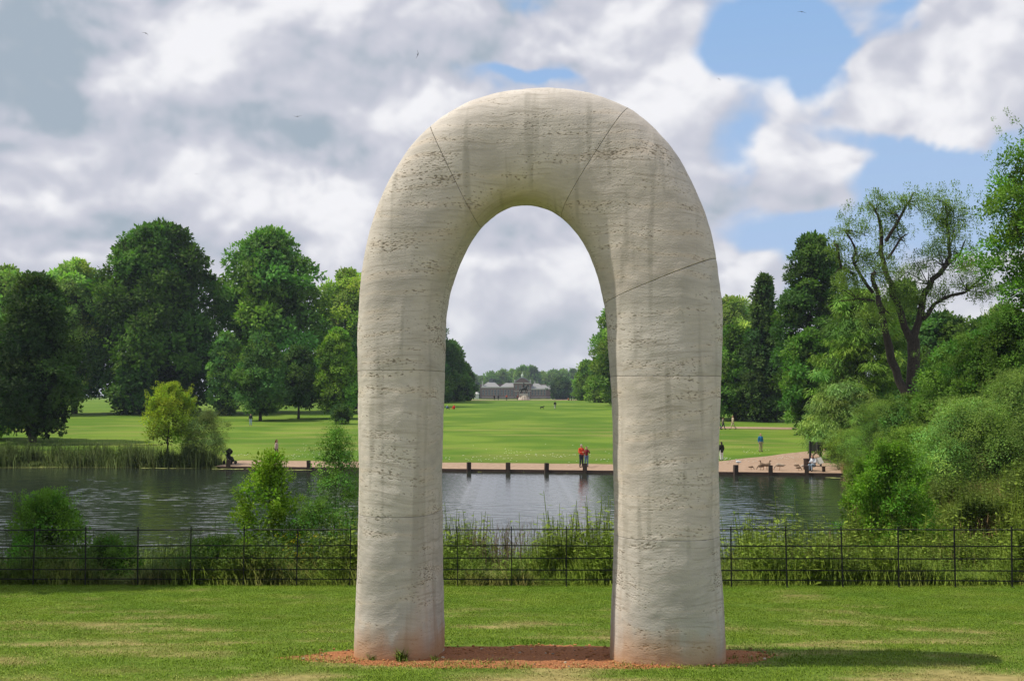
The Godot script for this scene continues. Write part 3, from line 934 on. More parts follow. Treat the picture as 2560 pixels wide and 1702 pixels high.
func build_palace() -> void:
	var brick := StandardMaterial3D.new()
	brick.albedo_color = lin(0.23, 0.125, 0.10); brick.roughness = 0.95
	brick.albedo_texture = noise_tex(256, 0.03, 4, 3, [[0.0, Color(0.75, 0.75, 0.75)], [1.0, Color(1, 1, 1)]])
	brick.uv1_triplanar = true; brick.uv1_scale = Vector3.ONE * 0.2
	var slate := mat(0.23, 0.235, 0.25, 0.8); var stone := mat(0.50, 0.48, 0.44); var lead := mat(0.09, 0.10, 0.11)
	var glass := mat(0.05, 0.06, 0.075, 0.15)
	var white := mat(0.75, 0.74, 0.72)
	var p := thing("brick_palace", "long red brick palace with slate hipped roofs and a pedimented middle beyond the field", "building", Vector3(9.6, land_h(9.6, 900.0) - 0.2, -900.0))
	# x from, x to, eaves, depth
	for w in [[-37.0, -20.6, 11.0, 14.0, 15.4, -31.5, -25.5], [-20.2, -8.1, 11.0, 12.0, 14.6, -15.5, -8.4], [7.5, 21.2, 9.4, 12.0, 14.2, 10.0, 14.5], [17.0, 25.5, 9.6, 9.0, 12.8, 17.5, 25.0]]:
		var z0: float = -w[3] - (8.0 if w[0] == 17.0 else 0.0)
		var z1: float = 0.0 if w[0] != 17.0 else -8.0
		var mb := MB.new()
		mb.box(Vector3((w[0] + w[1]) * 0.5, w[2] * 0.5, (z0 + z1) * 0.5), Vector3(w[1] - w[0], w[2], z1 - z0))
		part("wall", mb.commit(brick), p)
		var cb := MB.new()
		cb.box(Vector3((w[0] + w[1]) * 0.5, w[2] - 0.45, z1 + 0.2), Vector3(w[1] - w[0] + 0.5, 0.8, 0.7))
		part("cornice", cb.commit(stone), p)
		var pb := MB.new()
		pb.box(Vector3((w[0] + w[1]) * 0.5, 1.6, z1 + 0.08), Vector3(w[1] - w[0], 0.4, 0.24))
		part("plinth_band", pb.commit(stone), p)
		part("roof", hip_roof(w[0] - 0.4, w[1] + 0.1, z0 - 0.4, z1 + 0.6, w[2], w[4], w[5], w[6], slate), p)
		var n := int((w[1] - w[0]) / 2.7)
		if w[0] == 17.0: continue
		for i in n: building_window(p, w[0] + (w[1] - w[0]) * (i + 0.5) / n, 6.0, 1.4, 5.2, z1, glass, stone)
	var mid := MB.new()
	mid.box(Vector3(-0.3, 7.2, -4.5), Vector3(15.4, 14.4, 13.0))
	part("wall", mid.commit(brick), p)
	var band := MB.new()
	band.box(Vector3(-0.3, 14.5, -4.0), Vector3(16.4, 0.7, 14.0))
	part("cornice", band.commit(stone), p)
	var band2 := MB.new()
	band2.box(Vector3(-0.3, 7.4, 2.1), Vector3(15.4, 0.35, 0.2))
	part("string_course", band2.commit(stone), p)
	for i in 4: building_window(p, -6.0 + i * 3.8, 4.2, 1.5, 4.4, 2.0, glass, stone)
	for i in 4: building_window(p, -6.0 + i * 3.8, 10.6, 1.5, 3.4, 2.0, glass, stone)
	var ped := MB.new()          # low segmental pediment over the middle
	var arc := []
	for i in 13: arc.append(Vector2(-7.8 + 15.0 * i / 12.0, 14.85 + 4.9 * pow(sin(PI * i / 12.0), 0.9)))
	for i in 12:
		var a := Vector3(arc[i].x, arc[i].y, 2.6); var b := Vector3(arc[i + 1].x, arc[i + 1].y, 2.6)
		ped.quad(Vector3(a.x, 14.85, 2.2), Vector3(b.x, 14.85, 2.2), b - Vector3(0, 0, 0.4), a - Vector3(0, 0, 0.4), Vector3(0, 0, 1))
	part("pediment", ped.commit(brick), p)
	var cap := MB.new()
	for i in 12:
		var a := Vector3(arc[i].x, arc[i].y, 2.9); var b := Vector3(arc[i + 1].x, arc[i + 1].y, 2.9)
		cap.quad(a, b, b - Vector3(0, 0, 13), a - Vector3(0, 0, 13), Vector3(0, 1, 0))
		var o := Vector3(0, 1.0, 0)
		cap.quad(a, b, b - o, a - o, Vector3(0, 0, 1)); cap.quad(a - o, b - o, b - o - Vector3(0, 0, 0.7), a - o - Vector3(0, 0, 0.7), Vector3(0, -1, 0))
	part("roof", cap.commit(slate), p)
	var cup := MB.new()
	cup.lathe([Vector2(1.0, 0), Vector2(1.0, 1.6), Vector2(1.3, 1.8), Vector2(0.9, 2.7), Vector2(0.4, 3.3), Vector2(0.25, 4.3), Vector2(0.5, 4.6), Vector2(0.0, 5.3)], Vector3(-0.3, 19.4, -1.0), 10)
	part("finial", cup.commit(mat(0.42, 0.52, 0.40)), p)
	for c in [[-7.2, 14.8, 2.6, 1.1], [7.0, 14.8, 2.6, 1.1], [-28.6, 13.0, 5.2, 3.4], [11.0, 12.0, 4.0, 1.4], [-36.2, 11.0, 5.0, 1.2]]:
		var mb := MB.new()
		mb.box(Vector3(c[0], c[1] + c[2] * 0.5, -7.0 if c[3] > 1.3 else -1.0), Vector3(c[3], c[2], 1.3))
		mb.box(Vector3(c[0], c[1] + c[2] + 0.1, -7.0 if c[3] > 1.3 else -1.0), Vector3(c[3] + 0.4, 0.35, 1.7))
		part("chimney", mb.commit(lead if c[3] > 3.0 else stone), p)
	var back := MB.new()
	back.box(Vector3(-8.0, 6.9, -24.0), Vector3(62.0, 13.8, 12.0))
	part("rear_wing", back.commit(mat(0.16, 0.105, 0.09)), p)
	# small white pavilion at the left end
	var k := thing("white_pavilion", "small white pavilion at the left end of the brick palace", "building", Vector3(-31.8, land_h(-31.8, 895.0) - 0.2, -895.0))
	var wb := MB.new()
	wb.box(Vector3(0, 2.2, -1.6), Vector3(3.6, 4.4, 2.4))
	part("wall", wb.commit(white), k)
	var rb := MB.new()
	rb.lathe([Vector2(2.6, 0), Vector2(2.4, 0.5), Vector2(1.7, 1.4), Vector2(0.0, 2.0)], Vector3(0, 4.4, -1.2), 12)
	part("roof", rb.commit(mat(0.6, 0.6, 0.6)), k)
	for i in 4:
		var cbb := MB.new()
		cbb.lathe([Vector2(0.28, 0), Vector2(0.22, 0.4), Vector2(0.2, 4.2), Vector2(0.3, 4.4)], Vector3(-1.8 + i * 1.2, 0, 0.6), 8)
		part("column", cbb.commit(white), k)

func build_statue() -> void:
	var bronze := mat(0.03, 0.035, 0.035, 0.45, 0.5)
	var at := ground(4.2, 349.0)
	var s := thing("horse_statue", "dark bronze horse and rider on a rough stone base before the palace", "statue", at - Vector3(0, 0.2, 0))
	var V := func(x: float, y: float, z := 0.0) -> Vector3: return Vector3(x, y, z)
	part("horse", nets([[V.call(-0.9, 3.9), V.call(0.5, 4.2), 0.48, 0.52], [V.call(0.6, 4.4), V.call(1.25, 5.4), 0.42, 0.22], [V.call(1.25, 5.45), V.call(1.75, 5.05), 0.2, 0.12], [V.call(0.6, 4.0, 0.2), V.call(1.3, 3.6, 0.25), 0.2, 0.13], [V.call(1.3, 3.6, 0.25), V.call(1.1, 3.0, 0.25), 0.12, 0.08], [V.call(0.5, 4.0, -0.2), V.call(0.7, 3.2, -0.22), 0.2, 0.12], [V.call(0.7, 3.2, -0.22), V.call(0.65, 2.45, -0.22), 0.11, 0.1],
		[V.call(-0.9, 3.9, 0.22), V.call(-0.7, 3.2, 0.25), 0.32, 0.16], [V.call(-0.7, 3.2, 0.25), V.call(-1.0, 2.9, 0.25), 0.14, 0.1], [V.call(-1.0, 2.9, 0.25), V.call(-0.9, 2.45, 0.25), 0.1, 0.1], [V.call(-0.9, 3.9, -0.22), V.call(-0.9, 3.2, -0.25), 0.32, 0.16], [V.call(-0.9, 3.2, -0.25), V.call(-1.25, 2.9, -0.25), 0.14, 0.1], [V.call(-1.25, 2.9, -0.25), V.call(-1.15, 2.45, -0.25), 0.1, 0.1], [V.call(-1.3, 4.1), V.call(-1.7, 3.2), 0.16, 0.1]], 0.11, 0.14, bronze), s)
	part("rider", nets([[V.call(-0.1, 4.6), V.call(-0.2, 5.5), 0.26, 0.3], [V.call(-0.2, 5.6), V.call(-0.15, 6.05), 0.14, 0.19], [V.call(-0.15, 5.5, 0.28), V.call(0.35, 5.2, 0.34), 0.12, 0.09], [V.call(-0.15, 5.5, -0.28), V.call(0.2, 5.9, -0.4), 0.12, 0.09], [V.call(0.2, 5.9, -0.4), V.call(0.1, 6.2, -0.3), 0.09, 0.08], [V.call(-0.05, 4.6, 0.3), V.call(0.35, 4.15, 0.55), 0.18, 0.13], [V.call(0.35, 4.15, 0.55), V.call(0.05, 3.6, 0.55), 0.12, 0.09], [V.call(-0.05, 4.6, -0.3), V.call(0.35, 4.15, -0.55), 0.18, 0.13], [V.call(0.35, 4.15, -0.55), V.call(0.05, 3.6, -0.55), 0.12, 0.09]], 0.1, 0.1, bronze), s)
	var pl := MB.new()
	pl.box(Vector3(-0.1, 2.15, 0), Vector3(2.9, 0.6, 1.5)); pl.box(Vector3(-0.1, 1.8, 0), Vector3(3.3, 0.2, 1.9))
	part("plinth", pl.commit(mat(0.45, 0.44, 0.42)), s)
	var rng := RandomNumberGenerator.new(); rng.seed = 3
	for i in 12:
		var a := TAU * i / 12.0
		var r := nets([[Vector3(cos(a) * 1.5, 0.2, sin(a) * 1.1), Vector3(cos(a) * 1.1, 1.1 + 0.3 * rng.randf(), sin(a) * 0.8), 0.62 + 0.1 * rng.randf(), 0.48]], 0.22, 0.1, mat(0.42, 0.38, 0.33))
		part("stone", r, s)
	var core := MB.new()
	core.box(Vector3(0, 0.85, 0), Vector3(2.4, 1.7, 1.7))
	part("core", core.commit(mat(0.4, 0.36, 0.31)), s)

func make_goose(label: String, at: Vector3, yaw: float, s: float, graze: bool, tone: Color) -> void:
	var g := thing("goose", label, "bird", at, deg_to_rad(yaw), "waterfowl on the quay")
	g.scale = Vector3.ONE * s
	var body := [[Vector3(0, 0.36, -0.20), Vector3(0, 0.40, 0.16), 0.10, 0.145], [Vector3(0, 0.38, -0.22), Vector3(0, 0.40, -0.42), 0.08, 0.02]]
	if graze: body.append_array([[Vector3(0, 0.44, 0.22), Vector3(0, 0.26, 0.40), 0.06, 0.04], [Vector3(0, 0.26, 0.40), Vector3(0, 0.10, 0.46), 0.04, 0.042]])
	else: body.append_array([[Vector3(0, 0.44, 0.22), Vector3(0, 0.68, 0.27), 0.06, 0.035], [Vector3(0, 0.70, 0.27), Vector3(0, 0.70, 0.33), 0.047, 0.035]])
	part("body", nets(body, 0.03, 0.05, mat(tone.r, tone.g, tone.b)), g)
	var bk := MB.new()
	var hd := Vector3(0, 0.09, 0.48) if graze else Vector3(0, 0.69, 0.36)
	bk.tube([hd, hd + (Vector3(0, -0.08, 0.02) if graze else Vector3(0, -0.01, 0.08))], [0.022, 0.008], 5)
	part("beak", bk.commit(mat(0.35, 0.16, 0.05)), g)
	for q in [-1, 1]:
		var lm := MB.new()
		lm.tube([Vector3(0.06 * q, 0.3, 0.02), Vector3(0.06 * q, 0.02, 0.03), Vector3(0.07 * q, 0.01, 0.11)], [0.014, 0.012, 0.016], 5)
		part("leg", lm.commit(mat(0.35, 0.16, 0.05)), g)

func make_swift(label: String, at: Vector3, turn: Vector3, span: float) -> void:
	var m := mat(0.02, 0.02, 0.02)
	var s := thing("swift", label, "bird", at, 0.0, "swifts in the sky")
	s.basis = Basis(Vector3.BACK, turn.z) * Basis(Vector3.RIGHT, turn.x) * Basis(Vector3.UP, turn.y)
	s.scale = Vector3.ONE * span
	var b := MB.new()
	b.tube([Vector3(0, 0, 0.10), Vector3(0, 0, 0.05), Vector3(0, 0, -0.02), Vector3(0, 0, -0.10)], [0.004, 0.022, 0.02, 0.003], 6)
	b.flat_tri(Vector3(0, 0, -0.07), Vector3(0.03, 0, -0.15), Vector3(0.004, 0, -0.10), Vector3.UP); b.flat_tri(Vector3(0, 0, -0.07), Vector3(-0.03, 0, -0.15), Vector3(-0.004, 0, -0.10), Vector3.UP)
	part("body", b.commit(m), s)
	for q in [-1.0, 1.0]:
		var w := MB.new()
		var pts := [[0.01, 0.055, -0.02], [0.10, 0.075, 0.02], [0.20, 0.02, -0.015], [0.5, -0.10, -0.105]]
		for i in 3:
			var a: Array = pts[i]; var e: Array = pts[i + 1]
			for h in [-0.004, 0.004]:
				w.quad(Vector3(a[0] * q, h, a[1]), Vector3(e[0] * q, h + 0.01 * i, e[1]), Vector3(e[0] * q, h + 0.01 * i, e[2]), Vector3(a[0] * q, h, a[2]), Vector3(0, h, 0))
		part("wing", w.commit(m), s)

func build_pollard() -> void:
	var at := ground(28.8, 72.0)
	var root := thing("old_poplar", "tall old tree with bare dark limbs and thin tufts of leaves above the right bank", "tree", at)
	var limbs := [
		[[[-0.06, -1.0], [-0.09, 2.82], [0.16, 5.96], [0.25, 8.3]], 0.74, 0.50], [[[-0.1, 2.6], [-0.3, 4.0], [-1.19, 5.96], [-2.04, 8.46], [-2.45, 10.34], [-2.63, 11.6], [-3.13, 12.85]], 0.46, 0.16],
		[[[-2.57, 10.97], [-3.45, 11.29], [-4.55, 11.13]], 0.15, 0.04], [[[-2.63, 11.6], [-3.92, 13.64], [-4.14, 14.73], [-5.02, 15.99]], 0.17, 0.06], [[[-3.92, 12.85], [-4.86, 13.48], [-5.33, 14.58], [-5.45, 15.36]], 0.16, 0.09],
		[[[0.2, 7.8], [-0.63, 10.03], [-1.19, 12.23], [-1.63, 14.73], [-1.57, 16.3], [-1.94, 17.87], [-2.19, 18.56]], 0.34, 0.07], [[[-1.63, 15.36], [-0.94, 16.93], [-0.31, 18.03], [0.0, 18.65]], 0.16, 0.05], [[[-1.5, 14.11], [-0.47, 15.52], [0.31, 15.99]], 0.13, 0.05],
		[[[0.25, 7.9], [0.88, 10.34], [1.57, 12.23], [2.66, 13.48], [3.29, 15.05], [3.2, 16.93], [2.98, 18.18]], 0.34, 0.06], [[[0.95, 9.7], [2.35, 11.13], [3.61, 11.6], [4.55, 12.54]], 0.22, 0.06], [[[2.82, 13.64], [4.08, 14.58], [4.7, 15.67]], 0.14, 0.05], [[[0.5, 6.5], [1.72, 7.52], [2.66, 7.99], [3.45, 8.09]], 0.2, 0.06]]
	var rng := RandomNumberGenerator.new(); rng.seed = 12
	var tips := []
	for k in limbs.size():
		var path := []; var radii := []
		var pts: Array = limbs[k][0]
		for i in pts.size():
			var t := float(i) / (pts.size() - 1)
			var z := 0.0 if k == 0 else sin(k * 2.3) * 1.7 * t + (0.3 * sin(i * 2.0 + k))  * minf(t * 3.0, 1.0)
			path.append(Vector3(pts[i][0] , pts[i][1], z))
			radii.append(lerpf(limbs[k][1], limbs[k][2], t) * 0.8 * (1.3 if i == 0 and k == 0 else 1.0))
			if k > 0 and i > 0: tips.append(path[-1])
		# finer steps with a little crookedness
		var p2 := []; var r2 := []
		for i in path.size() - 1:
			for s in 3:
				var t := s / 3.0
				var c: Vector3 = path[i].cubic_interpolate(path[i + 1], path[maxi(i - 1, 0)], path[mini(i + 2, path.size() - 1)], t)
				p2.append(c + (Vector3(rng.randfn(), rng.randfn(), rng.randfn()) * 0.05 if i + s > 0 else Vector3.ZERO))
				r2.append(lerpf(radii[i], radii[i + 1], t) * rng.randf_range(0.93, 1.08))
		p2.append(path[-1]); r2.append(radii[-1])
		var mb := MB.new()
		mb.tube(p2, r2, 10)
		part("trunk" if k == 0 else "limb", mb.commit(bark_mat), root)
	var tufts := [[-4.39, 16.1, 1.7], [-5.17, 14.7, 0.9], [-3.6, 14.1, 1.1], [-2.04, 18.2, 1.1], [-0.16, 17.9, 1.15], [-0.8, 16.0, 1.25], [-1.72, 14.1, 1.15], [-2.2, 12.5, 1.7], [-3.9, 12.1, 1.25], [2.66, 18.2, 1.5], [3.9, 17.1, 1.4], [3.1, 15.7, 1.3], [2.0, 14.6, 1.1], [0.94, 13.2, 1.4], [4.2, 14.1, 1.3], [3.45, 12.5, 1.4], [2.35, 11.6, 1.1], [4.5, 11.6, 1.0], [-0.6, 11.3, 1.3], [-2.5, 10.0, 1.7], [0.6, 11.0, 1.0], [-4.7, 12.8, 0.9], [2.8, 16.9, 1.0], [-1.25, 17.4, 0.8]]
	var places := []; var tints := []
	for tu in tufts:
		var c := Vector3(tu[0], tu[1], 0)
		var near := c
		var best := 1e9
		for tp in tips:
			var dd := Vector2(tp.x - c.x, tp.y - c.y).length()
			if dd < best: best = dd; near = tp
		c.z = near.z + rng.randf_range(-0.6, 0.6)
		var twig := MB.new()
		for k in 5:
			var e: Vector3 = c + Vector3(rng.randfn(), rng.randfn() * 0.7, rng.randfn()) * float(tu[2]) * 0.5
			twig.tube([near, near.lerp(e, 0.5) + Vector3(0, 0.1, 0), e], [0.045, 0.03, 0.012], 5, false)
		part("twigs", twig.commit(bark_mat), root)
		for k in int(80 * tu[2]):
			var dir := Vector3(rng.randfn(), rng.randfn() * 0.75, rng.randfn())
			if dir.length() > 2.2: continue
			var p := c + dir * float(tu[2]) * 0.60
			places.append(Transform3D(Basis(Vector3.UP, rng.randf() * TAU).scaled(Vector3.ONE * rng.randf_range(0.2, 0.36)), p))
			var v := rng.randf_range(0.75, 1.3)
			tints.append(Color(0.19 * v, 0.29 * v, 0.075 * v))
	many("crown", clumps[1], places, tints, root)

func px(p: float, d: float) -> float:      # sideways metres at a depth, from a bearing measured on the photograph
	return (p - 1179.0) / 2300.0 * d

func _ready() -> void:
	# ---- camera, sky, sun, exposure
	var cam := Camera3D.new()
	cam.name = "camera"; cam.position = Vector3(0, 6.0, 0); cam.rotation_degrees = Vector3(3.09, 0, 0)
	cam.fov = 37.65; cam.near = 0.1; cam.far = 4000.0
	add_child(cam)
	noise_a.seed = 1; noise_a.frequency = 0.05; noise_a.fractal_octaves = 3
	noise_b.seed = 2; noise_b.frequency = 0.03; noise_b.fractal_octaves = 4
	noise_c.seed = 3; noise_c.frequency = 0.028; noise_c.fractal_octaves = 5
	noise_d.noise_type = FastNoiseLite.TYPE_CELLULAR; noise_d.seed = 4; noise_d.frequency = 0.085; noise_d.fractal_type = FastNoiseLite.FRACTAL_FBM; noise_d.fractal_octaves = 3; noise_d.fractal_gain = 0.55
	blue_holes = [[14.9, 19.9, 3.6, 3.0, 1.3], [16.7, 17.3, 3.6, 1.7, 0.9], [13.5, 18.5, 2.2, 1.3, 0.5], [21.6, 11.9, 5.4, 1.9, 1.2], [24.8, 13.0, 2.8, 1.3, 0.6], [19.4, 14.4, 3.4, 0.8, 0.6], [15.9, 9.0, 3.6, 1.2, 1.0], [23.1, 9.0, 5.6, 2.2, 1.0], [27.0, 10.6, 2.6, 1.9, 0.9], [1.3, 17.5, 2.6, 0.4, 0.8], [21.8, 19.8, 2.0, 1.3, 0.7], [12.6, 12.6, 1.5, 2.2, 0.4], [18.5, 6.0, 3.0, 0.9, 0.5]]
	bright = [[-19.0, 19.5, 3.0, 1.7, 0.4], [-22.3, 16.5, 1.9, 2.2, 0.25], [-24.7, 10.2, 1.0, 0.6, 0.45], [-10.4, 10.2, 2.4, 1.5, 0.5], [-4.5, 16.0, 2.7, 0.9, 0.4], [5.0, 7.6, 3.2, 1.4, 0.6], [10.5, 17.8, 2.7, 2.2, 0.3], [6.9, 21.3, 6.2, 1.2, 0.15], [18.0, 12.7, 2.2, 1.4, 0.4], [24.5, 16.3, 4.2, 2.1, 0.4], [23.2, 14.7, 5.0, 1.0, 0.2], [14.0, 6.2, 2.0, 1.2, 0.55], [-24.2, 7.0, 5.5, 0.5, 0.4], [15.3, 16.4, 2.2, 0.9, 0.25], [8.1, 19.9, 5.0, 1.5, 0.1], [27.0, 18.5, 2.0, 2.0, 0.3]]
	dark = [[-26.0, 16.8, 3.6, 5.5, 0.75], [-12.4, 14.4, 5.6, 1.9, 0.65], [-23.2, 10.4, 7.5, 1.2, 0.25], [-19.4, 8.3, 7.5, 1.1, 0.5], [-1.5, 19.4, 2.7, 1.5, 0.2], [5.5, 10.1, 2.5, 1.0, 0.4], [1.8, 3.7, 5.0, 0.7, 0.25], [15.9, 10.9, 4.0, 0.9, 0.25], [24.0, 17.0, 3.0, 0.8, 0.2], [-7.0, 12.5, 2.0, 1.5, 0.15]]
	var env := Environment.new()
	env.background_mode = Environment.BG_SKY
	var sm := PanoramaSkyMaterial.new()
	sm.panorama = make_sky()
	sm.energy_multiplier = 1.0
	env.sky = Sky.new(); env.sky.sky_material = sm
	env.tonemap_mode = Environment.TONE_MAPPER_LINEAR
	env.tonemap_exposure = 1.0
	env.sdfgi_enabled = true; env.ssao_enabled = true; env.ssil_enabled = true
	env.fog_enabled = true; env.fog_density = 0.00014; env.fog_light_color = Color(0.78, 0.85, 0.95)
	var we := WorldEnvironment.new()
	we.name = "world_environment"; we.environment = env
	add_child(we)
	var sun := DirectionalLight3D.new()
	sun.name = "sun"
	add_child(sun)
	sun.look_at_from_position(Vector3(-0.53, 0.848, -0.015) * 50.0, Vector3.ZERO)
	sun.light_energy = 1.6; sun.light_color = Color(1.0, 0.955, 0.87); sun.light_angular_distance = 0.5; sun.shadow_enabled = true

	# ---- shared materials
	leaf_mat = StandardMaterial3D.new()
	leaf_mat.vertex_color_use_as_albedo = true; leaf_mat.roughness = 0.65; leaf_mat.metallic_specular = 0.22
	leaf_mat.cull_mode = BaseMaterial3D.CULL_DISABLED
	leaf_mat.backlight_enabled = true; leaf_mat.backlight = Color(0.75, 0.85, 0.4)
	grass_mat = leaf_mat.duplicate(); grass_mat.roughness = 0.7; grass_mat.backlight = Color(0.4, 0.45, 0.25)
	bark_mat = StandardMaterial3D.new()
	bark_mat.albedo_color = lin(0.085, 0.068, 0.055); bark_mat.roughness = 0.95
	bark_mat.albedo_texture = noise_tex(256, 0.05, 4, 21, [[0.0, Color(0.45, 0.45, 0.45)], [1.0, Color(1, 1, 1)]])
	bark_mat.uv1_triplanar = true; bark_mat.uv1_scale = Vector3(0.9, 0.25, 0.9)
	bark_pale = bark_mat.duplicate(); bark_pale.albedo_color = lin(0.16, 0.125, 0.09)
	clumps = [clump_mesh(41, 20, 0.62, 0.40, 0.1), clump_mesh(42, 22, 0.5, 0.27, 0.1), clump_mesh(43, 30, 0.75, 0.16, 1.3), clump_mesh(44, 26, 0.30, 0.17, 0.0), clump_mesh(45, 30, 0.26, 0.11, 0.2)]

	# ---- ground
	var soil := StandardMaterial3D.new()
	soil.resource_name = "ground"
	soil.vertex_color_use_as_albedo = true; soil.roughness = 0.95; soil.metallic_specular = 0.2
	soil.albedo_texture = noise_tex(512, 0.05, 5, 6, [[0.0, Color(0.72, 0.74, 0.70)], [0.5, Color(0.9, 0.9, 0.88)], [1.0, Color(1, 1, 1)]])
	soil.uv1_triplanar = true; soil.uv1_world_triplanar = true; soil.uv1_scale = Vector3.ONE * 0.28
	var xs := axis([[-1600.0, -400.0, 120.0], [-400.0, -70.0, 15.0], [-70.0, -26.0, 1.6], [-26.0, -13.0, 0.7], [-13.0, 13.0, 0.22], [13.0, 30.0, 0.7], [30.0, 70.0, 1.6], [70.0, 400.0, 15.0], [400.0, 1600.0, 120.0]])
	var ds := axis([[-60.0, 6.0, 6.0], [6.0, 22.0, 0.16], [22.0, 38.0, 0.5], [38.0, 70.0, 0.6], [70.0, 100.0, 0.5], [100.0, 240.0, 1.6], [240.0, 400.0, 4.0], [400.0, DEEP, 65.0]])
	var rows := []; var cols := []
	for d in ds:
		var row := []; var crow := []
		for x in xs:
			row.append(ground(x, d)); crow.append(land_color(x, d))
		rows.append(row); cols.append(crow)
	single("ground", sheet(rows, cols, soil), "", "", "", "structure")
	build_water()

	var tarmac := StandardMaterial3D.new()
	tarmac.albedo_color = lin(0.36, 0.255, 0.185); tarmac.roughness = 0.95
	tarmac.albedo_texture = noise_tex(512, 0.02, 5, 16, [[0.0, Color(0.82, 0.8, 0.78)], [1.0, Color(1, 1, 1)]])
	tarmac.uv1_triplanar = true; tarmac.uv1_world_triplanar = true; tarmac.uv1_scale = Vector3.ONE * 0.15
	var pxs := axis([[-24.0, 15.0, 0.5], [15.0, 31.0, 0.25]])
	single("quay_path", strip(pxs, func(x): return shore(x) + 0.02 + maxf(0.0, x - 25.5) * 3.2, func(x): return shore(x) + 7.2 + maxf(0.0, x - 14.0) * 1.12 + 0.12 * sin(x * 1.3), 8, 0.035, tarmac), "", "", "", "structure")
	single("park_path", strip(axis([[27.0, 62.0, 1.0]]), func(x): return 139.5 - (x - 30.0) * 0.35, func(x): return 144.5 - (x - 30.0) * 0.3, 4, 0.05, tarmac), "", "", "", "structure")
	single("crest_path", strip(axis([[-60.0, 60.0, 3.0]]), func(x): return 343.0, func(x): return 353.0, 4, 0.06, tarmac), "", "", "", "structure")

	# ---- the arch
	var arch := thing("stone_arch", "tall pale travertine arch standing on two broad legs in the middle of the lawn", "sculpture", Vector3(0.282, 3.26, -10.68), deg_to_rad(-6.5))
	var stone := stone_material()
	var cuts := [0.0, 1.55, 2.75, 3.95, 4.95, 5.75, 6.3, 7.6, 9.0]
	for i in cuts.size() - 1: part("stone_block", arch_block(cuts[i], cuts[i + 1], stone, [Color(0.95, 0.95, 0.95), Color(1.02, 1.0, 0.98), Color(0.94, 0.94, 0.93), Color(1.03, 1.02, 1.0), Color(0.97, 0.96, 0.95), Color(0.92, 0.93, 0.94), Color(1.0, 0.99, 0.97), Color(0.93, 0.935, 0.94)][i]), arch)
	var srows := []
	for r in 9:
		var row := []
		for k in 97:
			var a := TAU * k / 96.0
			var dir := Vector2(cos(a), sin(a))
			var reach := 0.0
			while soil_edge(dir * reach) < 0.02 and reach < 4.0: reach += 0.02
			var q := dir * reach * (r / 8.0)
			var p := ground(q.x + arch.position.x, -(arch.position.z + q.y))
			row.append(p + Vector3(0, 0.012 + noise_a.get_noise_2d(q.x * 90.0, q.y * 90.0) * 0.014 - (0.02 if r == 8 else 0.0), 0))
		srows.append(row)
	var red := StandardMaterial3D.new()
	red.resource_name = "red_soil"
	red.albedo_color = lin(0.46, 0.185, 0.07); red.roughness = 1.0
	red.albedo_texture = noise_tex(512, 0.06, 5, 61, [[0.0, Color(0.55, 0.5, 0.48)], [0.5, Color(0.85, 0.84, 0.82)], [1.0, Color(1, 1, 1)]])
	red.uv1_triplanar = true; red.uv1_world_triplanar = true; red.uv1_scale = Vector3.ONE * 0.9
	red.heightmap_enabled = true; red.heightmap_texture = noise_tex(512, 0.09, 4, 62, []); red.heightmap_scale = 2.0
	single("bare_soil", sheet(srows, [], red), "", "", "", "structure")
	build_lawn(arch.position)
	var crg := RandomNumberGenerator.new(); crg.seed = 55
	var cp := []; var ct := []
	for i in 900:
		var q := Vector2(crg.randf_range(-2.7, 2.7), crg.randf_range(-0.9, 1.0))
		if soil_edge(q) > 0.03: continue
		var g := ground(q.x + arch.position.x, -(arch.position.z + q.y)) + Vector3(0, 0.016, 0)
		cp.append(Transform3D(Basis(Vector3(crg.randfn(), crg.randfn(), crg.randfn()).normalized(), crg.randf() * TAU).scaled(Vector3(1.3, 0.8, 1.0) * crg.randf_range(0.003, 0.015)), g))
		var v := crg.randf_range(0.5, 1.25)
		ct.append(Color(0.42 * v, 0.2 * v, 0.09 * v) if i % 17 else Color(0.42 * v, 0.37 * v, 0.3 * v))
	var clod := SphereMesh.new()
	clod.radius = 1.0; clod.height = 2.0; clod.radial_segments = 7; clod.rings = 4; clod.material = grass_mat
	tag(many("soil_clods", clod, cp, ct, self), "loose clods and grit on the bare red soil", "grit")
	var weed := blade_tuft(71, 46, 0.05, 0.14, 0.012, 1.1)
	for e in [[-1.10, 10.18, 1.0, "tuft of grass growing against the foot of the left leg"], [-1.43, 10.3, 0.55, "small weed at the outer foot of the left leg"], [-0.78, 10.22, 0.5, "low weed at the inner foot of the left leg"]]:
		var o := thing("grass_tuft", e[3], "grass", ground(e[0], e[1]), e[0] * 9.0, "weeds at the foot of the arch")
		many("blades", weed, [Transform3D(Basis.IDENTITY.scaled(Vector3.ONE * e[2]), Vector3.ZERO), Transform3D(Basis(Vector3.UP, 1.3).scaled(Vector3.ONE * e[2] * 0.8), Vector3(0.03, 0, 0.02))], [Color(0.10, 0.17, 0.025), Color(0.13, 0.19, 0.03)], o)
	build_fence()

	# ---- the quay
	var timber := mat(0.075, 0.05, 0.04, 0.9)
	var edge := MB.new()
	var prev := Vector3(-23.6, 0.06, -shore(-23.6))
	var board := thing("quay_edge", "dark timber edging of the quay along the far water", "edging", Vector3(0, 0, -77.6))
	for i in 16:
		var x := -23.6 + (i + 1) * 3.06
		var nx := Vector3(x, 0.06, -shore(x))
		var dir := (nx - prev).normalized()
		var mb := MB.new()
		mb.box((prev + nx) * 0.5 - board.position + Vector3(0, 0.0, 0.05), Vector3(prev.distance_to(nx) - 0.02, 0.30, 0.12), Basis(dir, Vector3.UP, dir.cross(Vector3.UP)))
		part("board", mb.commit(timber), board)
		prev = nx
